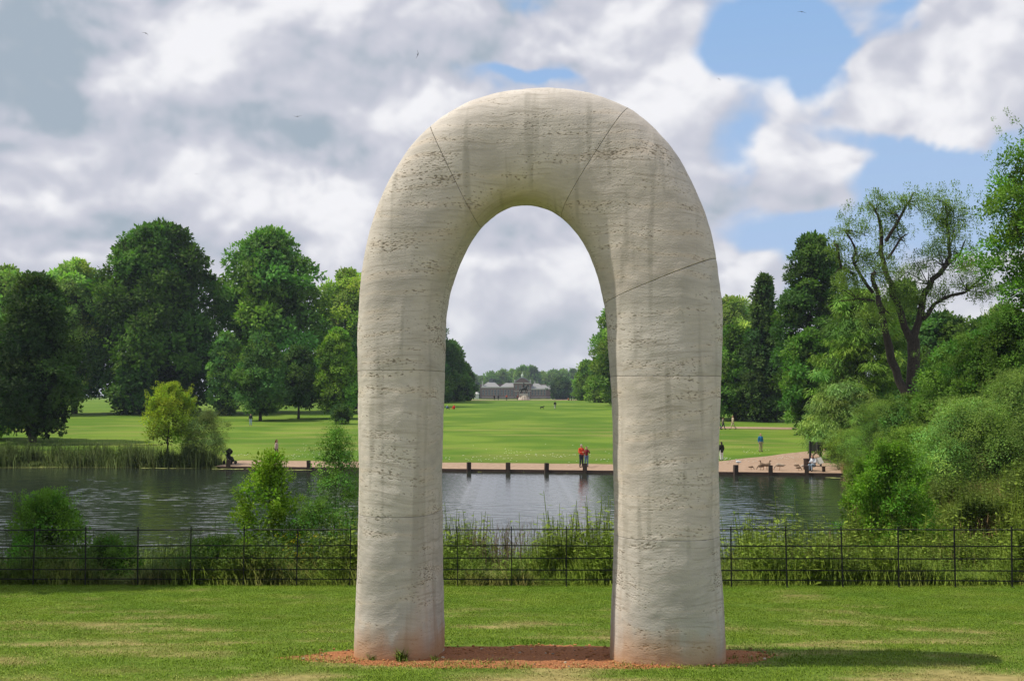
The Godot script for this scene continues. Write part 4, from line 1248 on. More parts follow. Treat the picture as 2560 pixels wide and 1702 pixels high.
	var rng := RandomNumberGenerator.new(); rng.seed = 8
	var pile := MB.new()
	pile.box(Vector3(0, 0.05, 0), Vector3(0.30, 1.3, 0.28)); pile.box(Vector3(0, 0.71, 0), Vector3(0.27, 0.03, 0.25))
	var pile_mesh := pile.commit(mat(0.05, 0.036, 0.03, 0.9))
	var where := ["beside the pushchair at the left", "below the lone person in jeans", "left of the arch beside the tall sapling", "close behind the left leg of the arch", "first seen to the right of the left leg", "second seen to the right of the left leg", "third seen under the arch", "right below the couple on the quay", "behind the right leg of the arch", "first right of the arch, under a gull", "between the two geese right of the arch", "in front of the litter bin"]
	var pp := [528, 620, 713, 900, 1080, 1170, 1258, 1346, 1520, 1692, 1772, 1855]
	for i in pp.size():
		var d := 77.6
		for k in 6: d = shore(px(pp[i], d)) - 0.18
		var o := MeshInstance3D.new()
		o.mesh = pile_mesh; o.name = numbered("mooring_post"); add_child(o)
		o.position = Vector3(px(pp[i], d), 0.02, -d); o.rotation = Vector3(rng.randf_range(-0.03, 0.03), rng.randf_range(-0.3, 0.3), rng.randf_range(-0.04, 0.04))
		tag(o, "square timber post " + where[i], "post", "mooring posts along the quay")
	for i in 5:
		var o := MeshInstance3D.new()
		var pm := MB.new()
		pm.tube([Vector3(0, -0.7, 0), Vector3(0.02, 0.1, 0), Vector3(0, 0.42 + 0.09 * (i % 3), 0)], [0.14, 0.15, 0.13], 9)
		o.mesh = pm.commit(mat(0.11, 0.10, 0.085, 0.9)); o.name = numbered("timber_pile"); add_child(o)
		o.position = Vector3(24.6 + i * 0.42, 0.1, -73.6 + 0.1 * sin(i * 3.0))
		tag(o, "grey timber pile at the right end of the quay, number %s from the bench" % ["one", "two", "three", "four", "five"][i], "post", "timber piles at the end of the quay")
	var duck := mat(0.32, 0.36, 0.12, 0.8)
	for e in [[-36.0, 82.1, 9.0, 0.25, "long thin strip of yellow duckweed along the left reeds"], [-27.6, 81.3, 2.6, 0.35, "patch of yellow duckweed below the sapling"], [-22.2, 80.3, 2.0, 0.3, "small patch of yellow duckweed by the pushchair"], [-18.0, 79.4, 2.2, 0.25, "thin patch of duckweed by the second post"], [24.8, 72.0, 2.6, 0.3, "duckweed at the right end of the water"]]:
		var mb := MB.new()
		for k in 14:
			var c := Vector3((rng.randf() - 0.5) * e[2] * 1.7, 0.036, (rng.randf() - 0.5) * e[3] * 2.0)
			for q in 9:
				var a := TAU * q / 9.0; var b := TAU * (q + 1) / 9.0
				mb.flat_tri(c, c + Vector3(cos(a) * e[2] * 0.16, 0, sin(a) * e[3] * 0.5), c + Vector3(cos(b) * e[2] * 0.16, 0, sin(b) * e[3] * 0.5), Vector3.UP)
			c.y += 0.002
		var o := single("duckweed", mb.commit(duck), e[4], "duckweed", "duckweed on the lake", "stuff")
		o.position = Vector3(e[0], 0, -e[1])

	# ---- trees beyond the water
	var far := "trees beyond the lake"
	var T := func(called: String, label: String, p: float, d: float, H: float, R: float, o: Dictionary) -> void:
		if not o.has("group"): o.group = far
		plant(called, label, "tree", px(p, d), d, H, R, o)
	var deep := Color(0.030, 0.056, 0.017); var green := Color(0.046, 0.086, 0.022); var pale := Color(0.15, 0.195, 0.06); var lime := Color(0.12, 0.20, 0.028)
	T.call("maple_tree", "dark broad tree nearest the water at the far left, its short trunk showing", 77, 113.5, 18.8, 5.9, {"base": 0.06, "shape": "egg", "col": Color(0.026, 0.044, 0.017), "clump": 0.62, "boughs": 54, "trunk": 0.42})
	T.call("lime_tree", "bright green tree cut off by the left edge of the picture", -38, 118.0, 13.0, 4.3, {"base": 0.02, "col": lime, "clump": 0.6})
	T.call("plane_tree", "pale olive tree behind the dark tree at the far left", 172, 200.0, 30.5, 7.6, {"base": 0.1, "shape": "round", "col": pale})
	T.call("plane_tree", "pale loose tree at the left edge behind the dark one", 5, 190.0, 28.0, 6.8, {"base": 0.1, "shape": "round", "col": Color(0.13, 0.18, 0.06), "cover": 4.5})
	T.call("plane_tree", "mid green tree filling the gap behind the far left trees", 95, 195.0, 26.5, 5.5, {"base": 0.1, "shape": "egg", "col": green})
	T.call("chestnut_tree", "biggest dark green domed tree on the left, its foliage reaching the grass", 358, 200.0, 37.6, 13.3, {"base": 0.0, "shape": "tall", "col": Color(0.042, 0.078, 0.018), "boughs": 84, "bough": 0.85, "clump": 1.25, "cover": 6.0, "trunk": 0.9})
	T.call("chestnut_tree", "second tall domed tree, lighter green, right of the biggest dark one", 620, 206.0, 37.5, 11.8, {"base": 0.09, "shape": "tall", "col": Color(0.068, 0.122, 0.032), "boughs": 70, "bough": 0.86, "clump": 1.25, "cover": 5.0, "trunk": 0.8})
	T.call("plane_tree", "light green tree between the two tall domed trees, low down", 520, 190.0, 15.5, 3.6, {"base": 0.05, "col": Color(0.07, 0.12, 0.04), "clump": 0.7})
	T.call("plane_tree", "pale yellow green tree just left of the arch, behind the others", 800, 245.0, 33.5, 8.8, {"base": 0.1, "shape": "round", "col": Color(0.175, 0.22, 0.055), "clump": 1.1})
	T.call("plane_tree", "second pale tree left of the arch, mostly behind its left leg", 880, 250.0, 31.0, 8.0, {"base": 0.1, "shape": "round", "col": pale, "clump": 1.1})
	T.call("young_tree", "small dark cone shaped tree with a bare trunk on the left lawn", 600, 168.0, 14.4, 5.0, {"base": 0.13, "shape": "egg", "col": Color(0.048, 0.084, 0.03), "clump": 0.62, "trunk": 0.26})
	T.call("young_tree", "smaller dark tree beside the cone shaped one, to its right", 688, 176.0, 12.5, 4.3, {"base": 0.2, "shape": "egg", "col": Color(0.04, 0.07, 0.024), "clump": 0.62, "trunk": 0.22})
	T.call("young_tree", "rounded light green tree beside the left leg of the arch", 778, 175.0, 15.5, 5.2, {"base": 0.1, "shape": "egg", "col": Color(0.088, 0.142, 0.028), "clump": 0.62, "trunk": 0.26})
	T.call("young_tree", "dark green tree partly hidden behind the left leg of the arch", 838, 205.0, 18.5, 5.0, {"base": 0.04, "col": deep, "clump": 0.8, "trunk": 0.3})
	plant("round_bush", "small clipped dark bush on the left lawn near the arch", "bush", px(787, 156.0), 156.0, 2.9, 1.7, {"base": 0.0, "shape": "round", "col": Color(0.035, 0.06, 0.02), "clump": 0.35, "trunk": 0.0, "boughs": 20})
	T.call("chestnut_tree", "dark tree seen just right of the left leg through the arch", 1036, 320.0, 19.0, 7.6, {"base": 0.0, "shape": "egg", "col": Color(0.04, 0.068, 0.022), "clump": 1.1})
	T.call("chestnut_tree", "tall dark tree behind the left leg, its edge seen through the arch", 985, 300.0, 24.0, 9.0, {"base": 0.0, "shape": "tall", "col": deep, "clump": 1.2})
	T.call("chestnut_tree", "lower dark tree at the end of the left row, nearest the palace", 1066, 335.0, 12.5, 4.2, {"base": 0.0, "col": Color(0.036, 0.062, 0.022), "clump": 0.9})
	T.call("plane_tree", "tall pale green avenue tree right under the arch", 1452, 262.0, 29.5, 10.0, {"base": 0.0, "shape": "tall", "col": Color(0.095, 0.145, 0.04), "clump": 1.1, "boughs": 66, "bough": 0.85, "cover": 7.0})
	T.call("plane_tree", "avenue tree behind the right leg of the arch", 1560, 240.0, 29.0, 10.0, {"base": 0.0, "shape": "tall", "col": Color(0.09, 0.14, 0.038), "clump": 1.1, "boughs": 50})
	T.call("plane_tree", "low spreading front tree of the avenue under the arch", 1475, 236.0, 12.0, 5.6, {"base": 0.0, "col": Color(0.088, 0.135, 0.032), "clump": 0.9})
	T.call("plane_tree", "second lower tree of the right avenue towards the palace", 1392, 300.0, 13.8, 6.6, {"base": 0.0, "shape": "egg", "col": Color(0.085, 0.13, 0.035), "clump": 1.0})
	T.call("plane_tree", "last small tree of the right avenue, nearest the palace", 1350, 338.0, 13.0, 5.0, {"base": 0.0, "shape": "egg", "col": Color(0.08, 0.13, 0.04), "clump": 1.0})
	T.call("holm_oak", "single dark round tree right of the palace", 1292, 640.0, 13.5, 7.4, {"base": 0.0, "shape": "round", "col": Color(0.03, 0.05, 0.022), "clump": 1.8, "boughs": 30})
	T.call("chestnut_tree", "rounded mid green tree right of the arch with shade under it", 1692, 165.0, 15.2, 5.3, {"base": 0.06, "shape": "egg", "col": Color(0.062, 0.105, 0.024), "clump": 0.7})
	T.call("chestnut_tree", "low tree between the right leg and the rounded green tree", 1630, 172.0, 13.0, 4.2, {"base": 0.06, "shape": "egg", "col": Color(0.06, 0.10, 0.026), "clump": 0.7})
	T.call("fir_tree", "tall dark pointed tree right of the arch", 1762, 160.0, 23.3, 4.8, {"base": 0.03, "shape": "cone", "col": Color(0.032, 0.055, 0.022), "clump": 0.75, "boughs": 70, "bough": 1.05})
	T.call("plane_tree", "pale tree behind the right leg of the arch and the pointed tree", 1690, 235.0, 25.5, 7.4, {"base": 0.1, "shape": "round", "col": pale, "clump": 1.0})
	T.call("plane_tree", "second pale tree right of the right leg, behind", 1635, 240.0, 22.0, 5.5, {"base": 0.1, "shape": "round", "col": Color(0.095, 0.14, 0.045), "clump": 1.0})
	T.call("chestnut_tree", "tall dark chestnut with layered top left of the old bare limbed tree", 1876, 140.0, 27.0, 5.6, {"base": 0.02, "shape": "tall", "col": Color(0.038, 0.072, 0.02), "clump": 0.7, "boughs": 60, "bough": 1.0, "trunk": 0.5})
	T.call("chestnut_tree", "dark skirt of foliage left of the willow on the right bank", 1868, 124.0, 12.8, 3.6, {"base": 0.0, "shape": "round", "col": Color(0.05, 0.095, 0.022), "clump": 0.6, "boughs": 40})
	T.call("willow_tree", "broad light green drooping willow in front of the dark chestnut", 1985, 98.0, 15.8, 4.6, {"base": 0.0, "shape": "tall", "col": Color(0.08, 0.128, 0.035), "clump": 0.62, "leaf": 2, "boughs": 66, "bough": 0.9, "cover": 5.0})
	T.call("willow_tree", "lower grey green willow at the edge of the right bank", 1945, 86.0, 6.4, 3.5, {"base": 0.0, "shape": "dome", "col": Color(0.095, 0.135, 0.052), "clump": 0.45, "leaf": 2, "boughs": 40})
	build_pollard()
	T.call("ash_tree", "dark green tree right behind the old bare limbed tree", 2175, 120.0, 14.5, 5.2, {"base": 0.0, "shape": "round", "col": Color(0.04, 0.072, 0.02), "clump": 0.7, "boughs": 50})
	T.call("ash_tree", "darker tree further right behind the old bare limbed tree", 2265, 128.0, 14.2, 4.6, {"base": 0.0, "shape": "round", "col": Color(0.04, 0.075, 0.022), "clump": 0.7})
	T.call("ash_tree", "dark green tree behind the trunk of the old bare limbed tree", 2085, 132.0, 19.5, 4.6, {"base": 0.0, "shape": "egg", "col": Color(0.036, 0.066, 0.018), "clump": 0.7})
	T.call("oak_tree", "olive green tree at the right edge of the picture", 2335, 92.0, 9.4, 3.4, {"base": 0.0, "shape": "dome", "col": Color(0.10, 0.135, 0.03), "clump": 0.55})
	T.call("pale_tree", "pale feathery tree on the skyline far right", 2310, 210.0, 21.5, 6.0, {"base": 0.1, "shape": "round", "col": pale, "clump": 1.0, "cover": 4.0})
	for i in 13:
		var p := 1062.0 + i * 23.5
		var d := 985.0 + 40.0 * (i % 3)
		var hs := [23.0, 24.5, 22.5, 26.0, 27.0, 30.0, 31.5, 31.0, 26.5, 26.0, 28.0, 29.0, 29.5]
		T.call("skyline_tree", "hazy tree on the skyline behind the palace, %s from the left" % ["first", "second", "third", "fourth", "fifth", "sixth", "seventh", "eighth", "ninth", "tenth", "eleventh", "twelfth", "thirteenth"][i], p, d, hs[i] * rng.randf_range(0.96, 1.06), 9.0 + rng.randf() * 2.0, {"base": 0.0, "shape": "dome", "col": Color(0.07, 0.11, 0.035) if i % 2 else Color(0.082, 0.122, 0.036), "clump": 2.6, "boughs": 26, "trunk": 0.0, "group": "skyline trees behind the palace"})
	# near birch at the right edge
	plant("birch_tree", "leafy birch branches reaching in at the upper right edge", "tree", px(2452, 46.0), 46.0, 16.2, 3.55, {"base": 0.42, "shape": "round", "col": Color(0.072, 0.125, 0.025), "clump": 0.34, "leaf": 1, "boughs": 60, "bough": 0.8, "cover": 5.0, "trunk": 0.17, "bark": bark_pale, "inner": 4.0, "shoots": 40})

	# ---- shrubs on the banks
	plant("grey_willow", "rounded grey green willow bush at the left end of the quay", "bush", px(476, 83.5), 83.5, 4.3, 1.95, {"base": 0.0, "shape": "round", "col": Color(0.07, 0.088, 0.045), "clump": 0.3, "leaf": 4, "boughs": 40, "cover": 7.0, "trunk": 0.0, "shoots": 40})
	plant("sapling", "yellow green sapling with a thin stem above the left reeds", "tree", px(388, 83.0), 83.0, 6.3, 2.35, {"base": 0.30, "shape": "dome", "col": Color(0.155, 0.19, 0.028), "clump": 0.36, "leaf": 1, "boughs": 26, "cover": 4.0, "trunk": 0.10, "inner": 2.0, "shoots": 40})
	var reed := blade_tuft(14, 40, 0.42, 1.5, 0.03, 0.35)
	var herb := weed_mesh(8)
	var rp := []; var rt := []; var hp := []; var ht := []
	for i in 1500:
		var x := rng.randf_range(-47.0, -24.5); var d := shore(x) + rng.randf_range(-0.25, 3.2)
		var s := rng.randf_range(0.5, 1.1) * clampf(0.85 + noise_b.get_noise_2d(x * 18.0, d * 8.0) * 2.2, 0.3, 1.3)
		var v := rng.randf_range(0.6, 1.5)
		if i % 2:
			rp.append(Transform3D(Basis(Vector3.UP, rng.randf() * TAU).scaled(Vector3(1, s, 1)), Vector3(x, 0.0, -d))); rt.append(Color(0.085 * v, 0.125 * v, 0.04 * v))
		else:
			hp.append(Transform3D(Basis(Vector3.UP, rng.randf() * TAU).scaled(Vector3.ONE * s * 2.0), Vector3(x, 0.1, -d))); ht.append(Color(0.085 * v, 0.14 * v, 0.032 * v))
	tag(many("reed_bed", reed, rp, rt, self), "tall reeds along the far shore at the left", "reeds")
	tag(many("shore_herbs", herb, hp, ht, self), "leafy herbs among the reeds at the left", "weeds")
	var B := func(label: String, p: float, d: float, H: float, R: float, o: Dictionary) -> void:
		o.group = "bushes on the right bank"; o.cover = 4.2; o.shoots = 110
		if not o.has("trunk"): o.trunk = 0.0
		plant("willow_bush", label, "bush", px(p, d), d, H, R, o)
	B.call("big grey green willow bush at the right edge beside the fence", 2240, 43.0, 3.8, 2.5, {"base": 0.0, "shape": "dome", "col": Color(0.10, 0.15, 0.05), "clump": 0.36, "leaf": 4, "boughs": 60, "cover": 7.0})
	B.call("willow bush cut off by the right edge", 2370, 44.0, 4.3, 2.2, {"base": 0.0, "shape": "round", "col": Color(0.08, 0.118, 0.042), "clump": 0.34, "leaf": 4, "boughs": 50, "cover": 7.0})
	B.call("dense bush at the foot of the old bare limbed tree", 2130, 60.0, 4.0, 2.6, {"base": 0.0, "shape": "dome", "col": Color(0.06, 0.098, 0.028), "clump": 0.3, "leaf": 1, "boughs": 50})
	B.call("tall green bush right of the foot of the old tree", 2215, 58.0, 6.6, 2.9, {"base": 0.0, "shape": "dome", "col": Color(0.055, 0.098, 0.025), "clump": 0.32, "leaf": 1, "boughs": 60})
	B.call("tall dark bush at the right edge under the birch", 2330, 56.0, 8.0, 3.0, {"base": 0.0, "shape": "dome", "col": Color(0.048, 0.088, 0.022), "clump": 0.32, "leaf": 1, "boughs": 60})
	B.call("low bush at the right end of the quay behind the piles", 1955, 77.0, 2.8, 2.2, {"base": 0.0, "shape": "dome", "col": Color(0.095, 0.14, 0.035), "clump": 0.3, "leaf": 4, "boughs": 36})
	B.call("light bush on the water edge right of the piles", 2030, 70.0, 4.3, 2.6, {"base": 0.0, "shape": "dome", "col": Color(0.085, 0.13, 0.036), "clump": 0.3, "leaf": 4, "boughs": 46})
	B.call("bush on the bank left of the big grey green willow", 2110, 50.0, 2.9, 1.9, {"base": 0.0, "shape": "round", "col": Color(0.09, 0.14, 0.035), "clump": 0.25, "leaf": 1, "boughs": 40})
	plant("alder_bush", "bright green leafy bush just behind the fence at the right", "bush", px(2050, 29.0), 29.0, 3.4, 1.2, {"base": 0.0, "shape": "dome", "col": Color(0.085, 0.165, 0.024), "clump": 0.19, "leaf": 1, "boughs": 34, "cover": 2.8, "trunk": 0.03, "inner": 3.0, "shoots": 60, "lum": 0.8})
	plant("alder_bush", "smaller bright green shoot beside the bush behind the fence", "bush", px(1980, 31.0), 31.0, 2.9, 0.75, {"base": 0.0, "shape": "dome", "col": Color(0.085, 0.155, 0.026), "clump": 0.18, "leaf": 1, "boughs": 16, "cover": 2.6, "trunk": 0.02, "shoots": 30, "lum": 0.8})
	plant("poplar_sapling", "young poplar with bright yellow green leaves behind the fence, left of the arch", "bush", px(620, 24.6), 24.6, 3.0, 0.92, {"base": 0.04, "shape": "egg", "col": Color(0.125, 0.20, 0.024), "clump": 0.2, "leaf": 1, "boughs": 26, "bough": 1.05, "cover": 1.7, "trunk": 0.022, "inner": 1.0, "shoots": 34, "lum": 0.75})
	plant("poplar_sapling", "taller grey green sapling with small leaves behind the left leg", "bush", px(772, 25.6), 25.6, 3.8, 1.0, {"base": 0.0, "shape": "egg", "col": Color(0.085, 0.15, 0.045), "clump": 0.17, "leaf": 3, "boughs": 40, "bough": 0.9, "cover": 2.6, "trunk": 0.02, "inner": 2.0, "shoots": 50, "lum": 0.8})
	plant("poplar_sapling", "leafy growth low beside the left leg, under the taller sapling", "bush", px(735, 24.4), 24.4, 1.9, 0.9, {"base": 0.0, "shape": "dome", "col": Color(0.075, 0.135, 0.034), "clump": 0.16, "leaf": 3, "boughs": 26, "cover": 3.0, "trunk": 0.015, "inner": 2.0, "shoots": 30, "lum": 0.8})
	plant("bramble_bush", "loose green bush rising above the fence at the far left", "bush", px(118, 25.4), 25.4, 2.15, 1.05, {"base": 0.0, "shape": "dome", "col": Color(0.065, 0.125, 0.024), "clump": 0.17, "leaf": 1, "boughs": 28, "cover": 2.2, "trunk": 0.018, "inner": 2.0, "shoots": 50})
	plant("bramble_bush", "low dark bush behind the fence, between the far left bush and the poplar", "bush", px(255, 23.6), 23.6, 1.0, 0.7, {"base": 0.0, "shape": "dome", "col": Color(0.045, 0.085, 0.02), "clump": 0.14, "leaf": 1, "boughs": 20, "cover": 3.0, "trunk": 0.0, "shoots": 30})
	plant("bramble_bush", "low dark bush behind the fence, just left of the poplar sapling", "bush", px(500, 23.0), 23.0, 0.95, 0.9, {"base": 0.0, "shape": "dome", "col": Color(0.045, 0.08, 0.02), "clump": 0.14, "leaf": 1, "boughs": 22, "cover": 3.0, "trunk": 0.0, "shoots": 30})
	plant("ash_tree", "spreading tree whose shade lies on the left end of the lawn", "tree", -18.2, 23.0, 14.5, 4.4, {"base": 0.2, "shape": "round", "col": green, "clump": 0.5, "boughs": 40, "trunk": 0.25})
	build_bank()

	# ---- the far end of the field
	build_palace()
	build_statue()

	# ---- people, pushchair, bin, board, bench
	var pinkish := Color(0.42, 0.25, 0.18); var denim := Color(0.03, 0.05, 0.10); var black := Color(0.012, 0.012, 0.014); var brown := Color(0.05, 0.03, 0.02)
	var G := func(p: float, d: float) -> Vector3: return Vector3(px(p, d), land(px(p, d), d) + (0.035 if d < 100.0 else 0.0), -d)
	person("person in a red jacket and grey cap standing on the quay under the arch", G.call(1338, 80.0), 30, "hold", 1.78, pinkish, Color(0.55, 0.06, 0.025), Color(0.03, 0.035, 0.05), Color(0.3, 0.3, 0.3))
	person("shorter person in a dark vest beside the red jacketed one", G.call(1350, 80.9), -20, "point", 1.56, pinkish, Color(0.16, 0.02, 0.025), Color(0.10, 0.16, 0.28), black, black, true)
	person("person in pale top and dark jeans alone on the quay, left of the arch", G.call(638, 88.6), 90, "stand", 1.78, pinkish, Color(0.42, 0.33, 0.30), Color(0.025, 0.03, 0.045), Color(0.09, 0.04, 0.02), black, true)
	person("person in a black coat and white trousers walking on the quay at the right", G.call(1660, 87.0), 200, "stand", 1.58, pinkish, black, Color(0.70, 0.68, 0.74), black, black, true, true)
	person("person in a blue jacket and sand coloured trousers at the edge of the grass", G.call(1750, 96.8), 15, "stand", 1.72, pinkish, Color(0.02, 0.15, 0.34), Color(0.38, 0.30, 0.20), Color(0.28, 0.18, 0.09))
	person("person in white with a turquoise bag on the far path, leftmost of three", G.call(1655, 137.5), 80, "walk", 1.72, pinkish, Color(0.62, 0.62, 0.64), Color(0.10, 0.15, 0.25), Color(0.13, 0.05, 0.03), black, true)
	var bag := MB.new()
	bag.tube([Vector3(0, 0.95, 0), Vector3(0, 0.8, 0.02), Vector3(0, 0.62, 0)], [0.12, 0.24, 0.14], 10)
	bag.tube([Vector3(0, 0.9, 0.12), Vector3(0, 1.3, 0.06), Vector3(0, 0.9, -0.12)], [0.015, 0.015, 0.015], 5)
	var bo := single("shoulder_bag", bag.commit(mat(0.03, 0.45, 0.52)), "turquoise shoulder bag carried by the person in white on the far path", "bag")
	bo.position = G.call(1651.5, 137.2)
	person("person in a grey brown top and dark trousers walking in the middle of the three", G.call(1664, 137.0), 100, "walk", 1.66, pinkish, Color(0.2, 0.17, 0.14), Color(0.03, 0.04, 0.07), brown)
	person("person all in beige striding along the far path, rightmost of three", G.call(1687, 137.6), -80, "walk", 1.84, pinkish, Color(0.46, 0.38, 0.27), Color(0.48, 0.40, 0.28), Color(0.2, 0.1, 0.06))
	person("person in a dark coat and pale trousers far out on the field under the arch", G.call(1278, 224.0), 190, "walk", 1.78, pinkish, black, Color(0.35, 0.36, 0.36), black)
	person("person in a dark top and pale blue trousers under the left trees", G.call(578, 151.5), 10, "stand", 1.75, pinkish, Color(0.03, 0.035, 0.05), Color(0.35, 0.45, 0.60), brown)
	person("person in blue sitting on the grass beside the left leg", G.call(1029, 226.0), 60, "ground", 1.72, pinkish, Color(0.16, 0.24, 0.45), denim, Color(0.5, 0.5, 0.5))
	person("person in bright red sitting on the grass near the left leg", G.call(1046, 226.0), -30, "ground", 1.9, pinkish, Color(0.62, 0.02, 0.015), Color(0.55, 0.02, 0.02), Color(0.45, 0.03, 0.02), Color(0.5, 0.02, 0.02), true, true)
	var cw := "walkers in front of the palace"
	person("dark dressed walker before the palace, leftmost of the pair", G.call(1138.5, 347.0), 0, "stand", 1.8, pinkish, black, black, black, black, false, false, cw)
	person("dark dressed walker before the palace, right one of the pair", G.call(1147.5, 347.0), 180, "stand", 1.75, pinkish, black, black, black, black, false, true, cw)
	person("walker in an orange red top before the palace, left of the statue", G.call(1166.5, 340.0), 180, "stand", 2.0, pinkish, Color(0.55, 0.10, 0.05), Color(0.05, 0.04, 0.06), brown, black, false, false, cw)
	person("walker in dull red close to the left of the statue", G.call(1191.5, 345.0), 20, "stand", 1.8, pinkish, Color(0.22, 0.06, 0.05), black, brown, black, false, false, cw)
	person("walker in orange at the foot of the right avenue", G.call(1308.5, 338.0), 40, "ground", 1.75, pinkish, Color(0.60, 0.20, 0.05), brown, brown, black, false, false, cw)
	person("dark walker among the group under the right avenue, leftmost", G.call(1316, 337.0), 60, "stand", 1.7, pinkish, black, denim, black, black, false, false, cw)
	person("grey walker in the middle of the group under the right avenue", G.call(1322, 338.0), -60, "walk", 1.75, pinkish, Color(0.2, 0.2, 0.22), black, brown, black, false, false, cw)
	person("dark blue walker rightmost in the group under the right avenue", G.call(1331, 338.0), 0, "stand", 1.8, pinkish, denim, black, brown, black, false, false, cw)
	var sit := person("person in a pale top sitting on the bench at the right end of the quay", G.call(1871, 76.0) + Vector3(0, 0.0, 0), -50, "sit", 1.72, pinkish, Color(0.50, 0.54, 0.60), Color(0.22, 0.30, 0.40), Color(0.10, 0.05, 0.035), black, true)
	var bench := thing("park_bench", "low wooden bench under the seated person at the end of the quay", "bench", sit.position, deg_to_rad(-50))
	for i in 3:
		var mb := MB.new(); mb.box(Vector3(0.2, 0.40, -0.12 + i * 0.13), Vector3(1.5, 0.035, 0.11)); part("slat", mb.commit(timber), bench)
	for q in [-0.45, 0.85]:
		var mb := MB.new(); mb.box(Vector3(q, 0.19, 0.0), Vector3(0.08, 0.38, 0.34)); part("leg", mb.commit(timber), bench)
	var news := MB.new()
	news.box(Vector3(-0.19, 0, 0), Vector3(0.38, 0.5, 0.006), Basis(Vector3.UP, 0.35)); news.box(Vector3(0.19, 0, 0), Vector3(0.38, 0.5, 0.006), Basis(Vector3.UP, -0.35))
	var no := single("newspaper", news.commit(mat(0.62, 0.60, 0.56)), "open newspaper held by the person on the bench", "newspaper")
	no.position = sit.position + Vector3(0.30, 0.80, 0.33); no.rotation = Vector3(-0.5, 0.6, 0.1)
	var bin := thing("litter_bin", "dark brown litter bin on the quay beside the bench", "bin", G.call(1857.5, 77.0))
	var bm := MB.new()
	bm.lathe([Vector2(0.0, 0.02), Vector2(0.25, 0.02), Vector2(0.30, 0.80), Vector2(0.33, 0.82), Vector2(0.33, 0.88), Vector2(0.27, 0.88), Vector2(0.24, 0.6), Vector2(0.0, 0.6)], Vector3.ZERO, 16)
	part("drum", bm.commit(mat(0.045, 0.03, 0.026, 0.7)), bin)
	for i in 12:
		var a := TAU * i / 12.0
		var mb := MB.new(); mb.box(Vector3(cos(a) * 0.295, 0.42, sin(a) * 0.295), Vector3(0.02, 0.74, 0.11), Basis(Vector3.UP, -a)); part("slat", mb.commit(mat(0.055, 0.036, 0.03, 0.8)), bin)
	var notice := thing("notice_board", "black framed notice board on two posts beside the path at the right", "sign", G.call(1876, 84.0), deg_to_rad(28))
	var dk := mat(0.02, 0.022, 0.022, 0.6)
	for q in [-0.62, 0.62]:
		var mb := MB.new(); mb.box(Vector3(q, 0.85, 0), Vector3(0.14, 1.9, 0.14)); part("post", mb.commit(dk), notice)
	var nb := MB.new(); nb.box(Vector3(0, 1.35, 0), Vector3(1.1, 0.75, 0.06)); part("frame", nb.commit(dk), notice)
	var nbp := MB.new(); nbp.box(Vector3(0, 1.35, 0.034), Vector3(0.98, 0.63, 0.012)); part("panel", nbp.commit(mat(0.10, 0.12, 0.11, 0.4)), notice)
	var sg := thing("litter_cage", "tall dark box on a post behind the bench at the right", "box", G.call(1884.5, 80.5), 0.1)
	var sb := MB.new(); sb.box(Vector3(0, 1.55, 0), Vector3(0.42, 0.78, 0.36)); part("box", sb.commit(dk), sg)
	var sp := MB.new(); sp.box(Vector3(0.1, 0.6, 0), Vector3(0.12, 1.3, 0.12)); part("post", sp.commit(dk), sg)
	var pram := thing("pushchair", "black pushchair with a hood at the left end of the quay", "pushchair", G.call(531, 83.6), deg_to_rad(60))
	var hood := MB.new()
	hood.tube([Vector3(0, 0.98, -0.22), Vector3(0, 1.06, -0.05), Vector3(0, 0.98, 0.14)], [0.20, 0.27, 0.20], 12); part("hood", hood.commit(mat(0.012, 0.012, 0.013, 0.8)), pram)
	var seat := MB.new()
	seat.tube([Vector3(0, 0.85, -0.2), Vector3(0, 0.52, -0.12), Vector3(0, 0.46, 0.2), Vector3(0, 0.26, 0.42)], [0.17, 0.21, 0.20, 0.12], 10); part("seat", seat.commit(mat(0.02, 0.02, 0.022, 0.9)), pram)
	var fr := MB.new()
	for q in [-0.24, 0.24]:
		fr.tube([Vector3(q, 1.05, -0.55), Vector3(q, 0.6, -0.1), Vector3(q, 0.16, 0.42)], [0.016, 0.016, 0.016], 6); fr.tube([Vector3(q, 0.7, -0.1), Vector3(q, 0.16, -0.38)], [0.016, 0.016], 6)
	fr.tube([Vector3(-0.24, 1.05, -0.55), Vector3(0.24, 1.05, -0.55)], [0.02, 0.02], 6); part("frame", fr.commit(mat(0.3, 0.3, 0.3, 0.4, 0.6)), pram)
	for e in [[-0.26, 0.42], [0.26, 0.42], [-0.26, -0.38], [0.26, -0.38]]:
		var wh := MB.new()
		wh.tube([Vector3(e[0] - 0.025, 0.15, e[1]), Vector3(e[0] + 0.025, 0.15, e[1])], [0.15, 0.15], 14); part("wheel", wh.commit(mat(0.02, 0.02, 0.02, 0.8)), pram)
	var dog := thing("dog", "small black dog on the field near the distant walker", "dog", G.call(1248, 224.0), deg_to_rad(80))
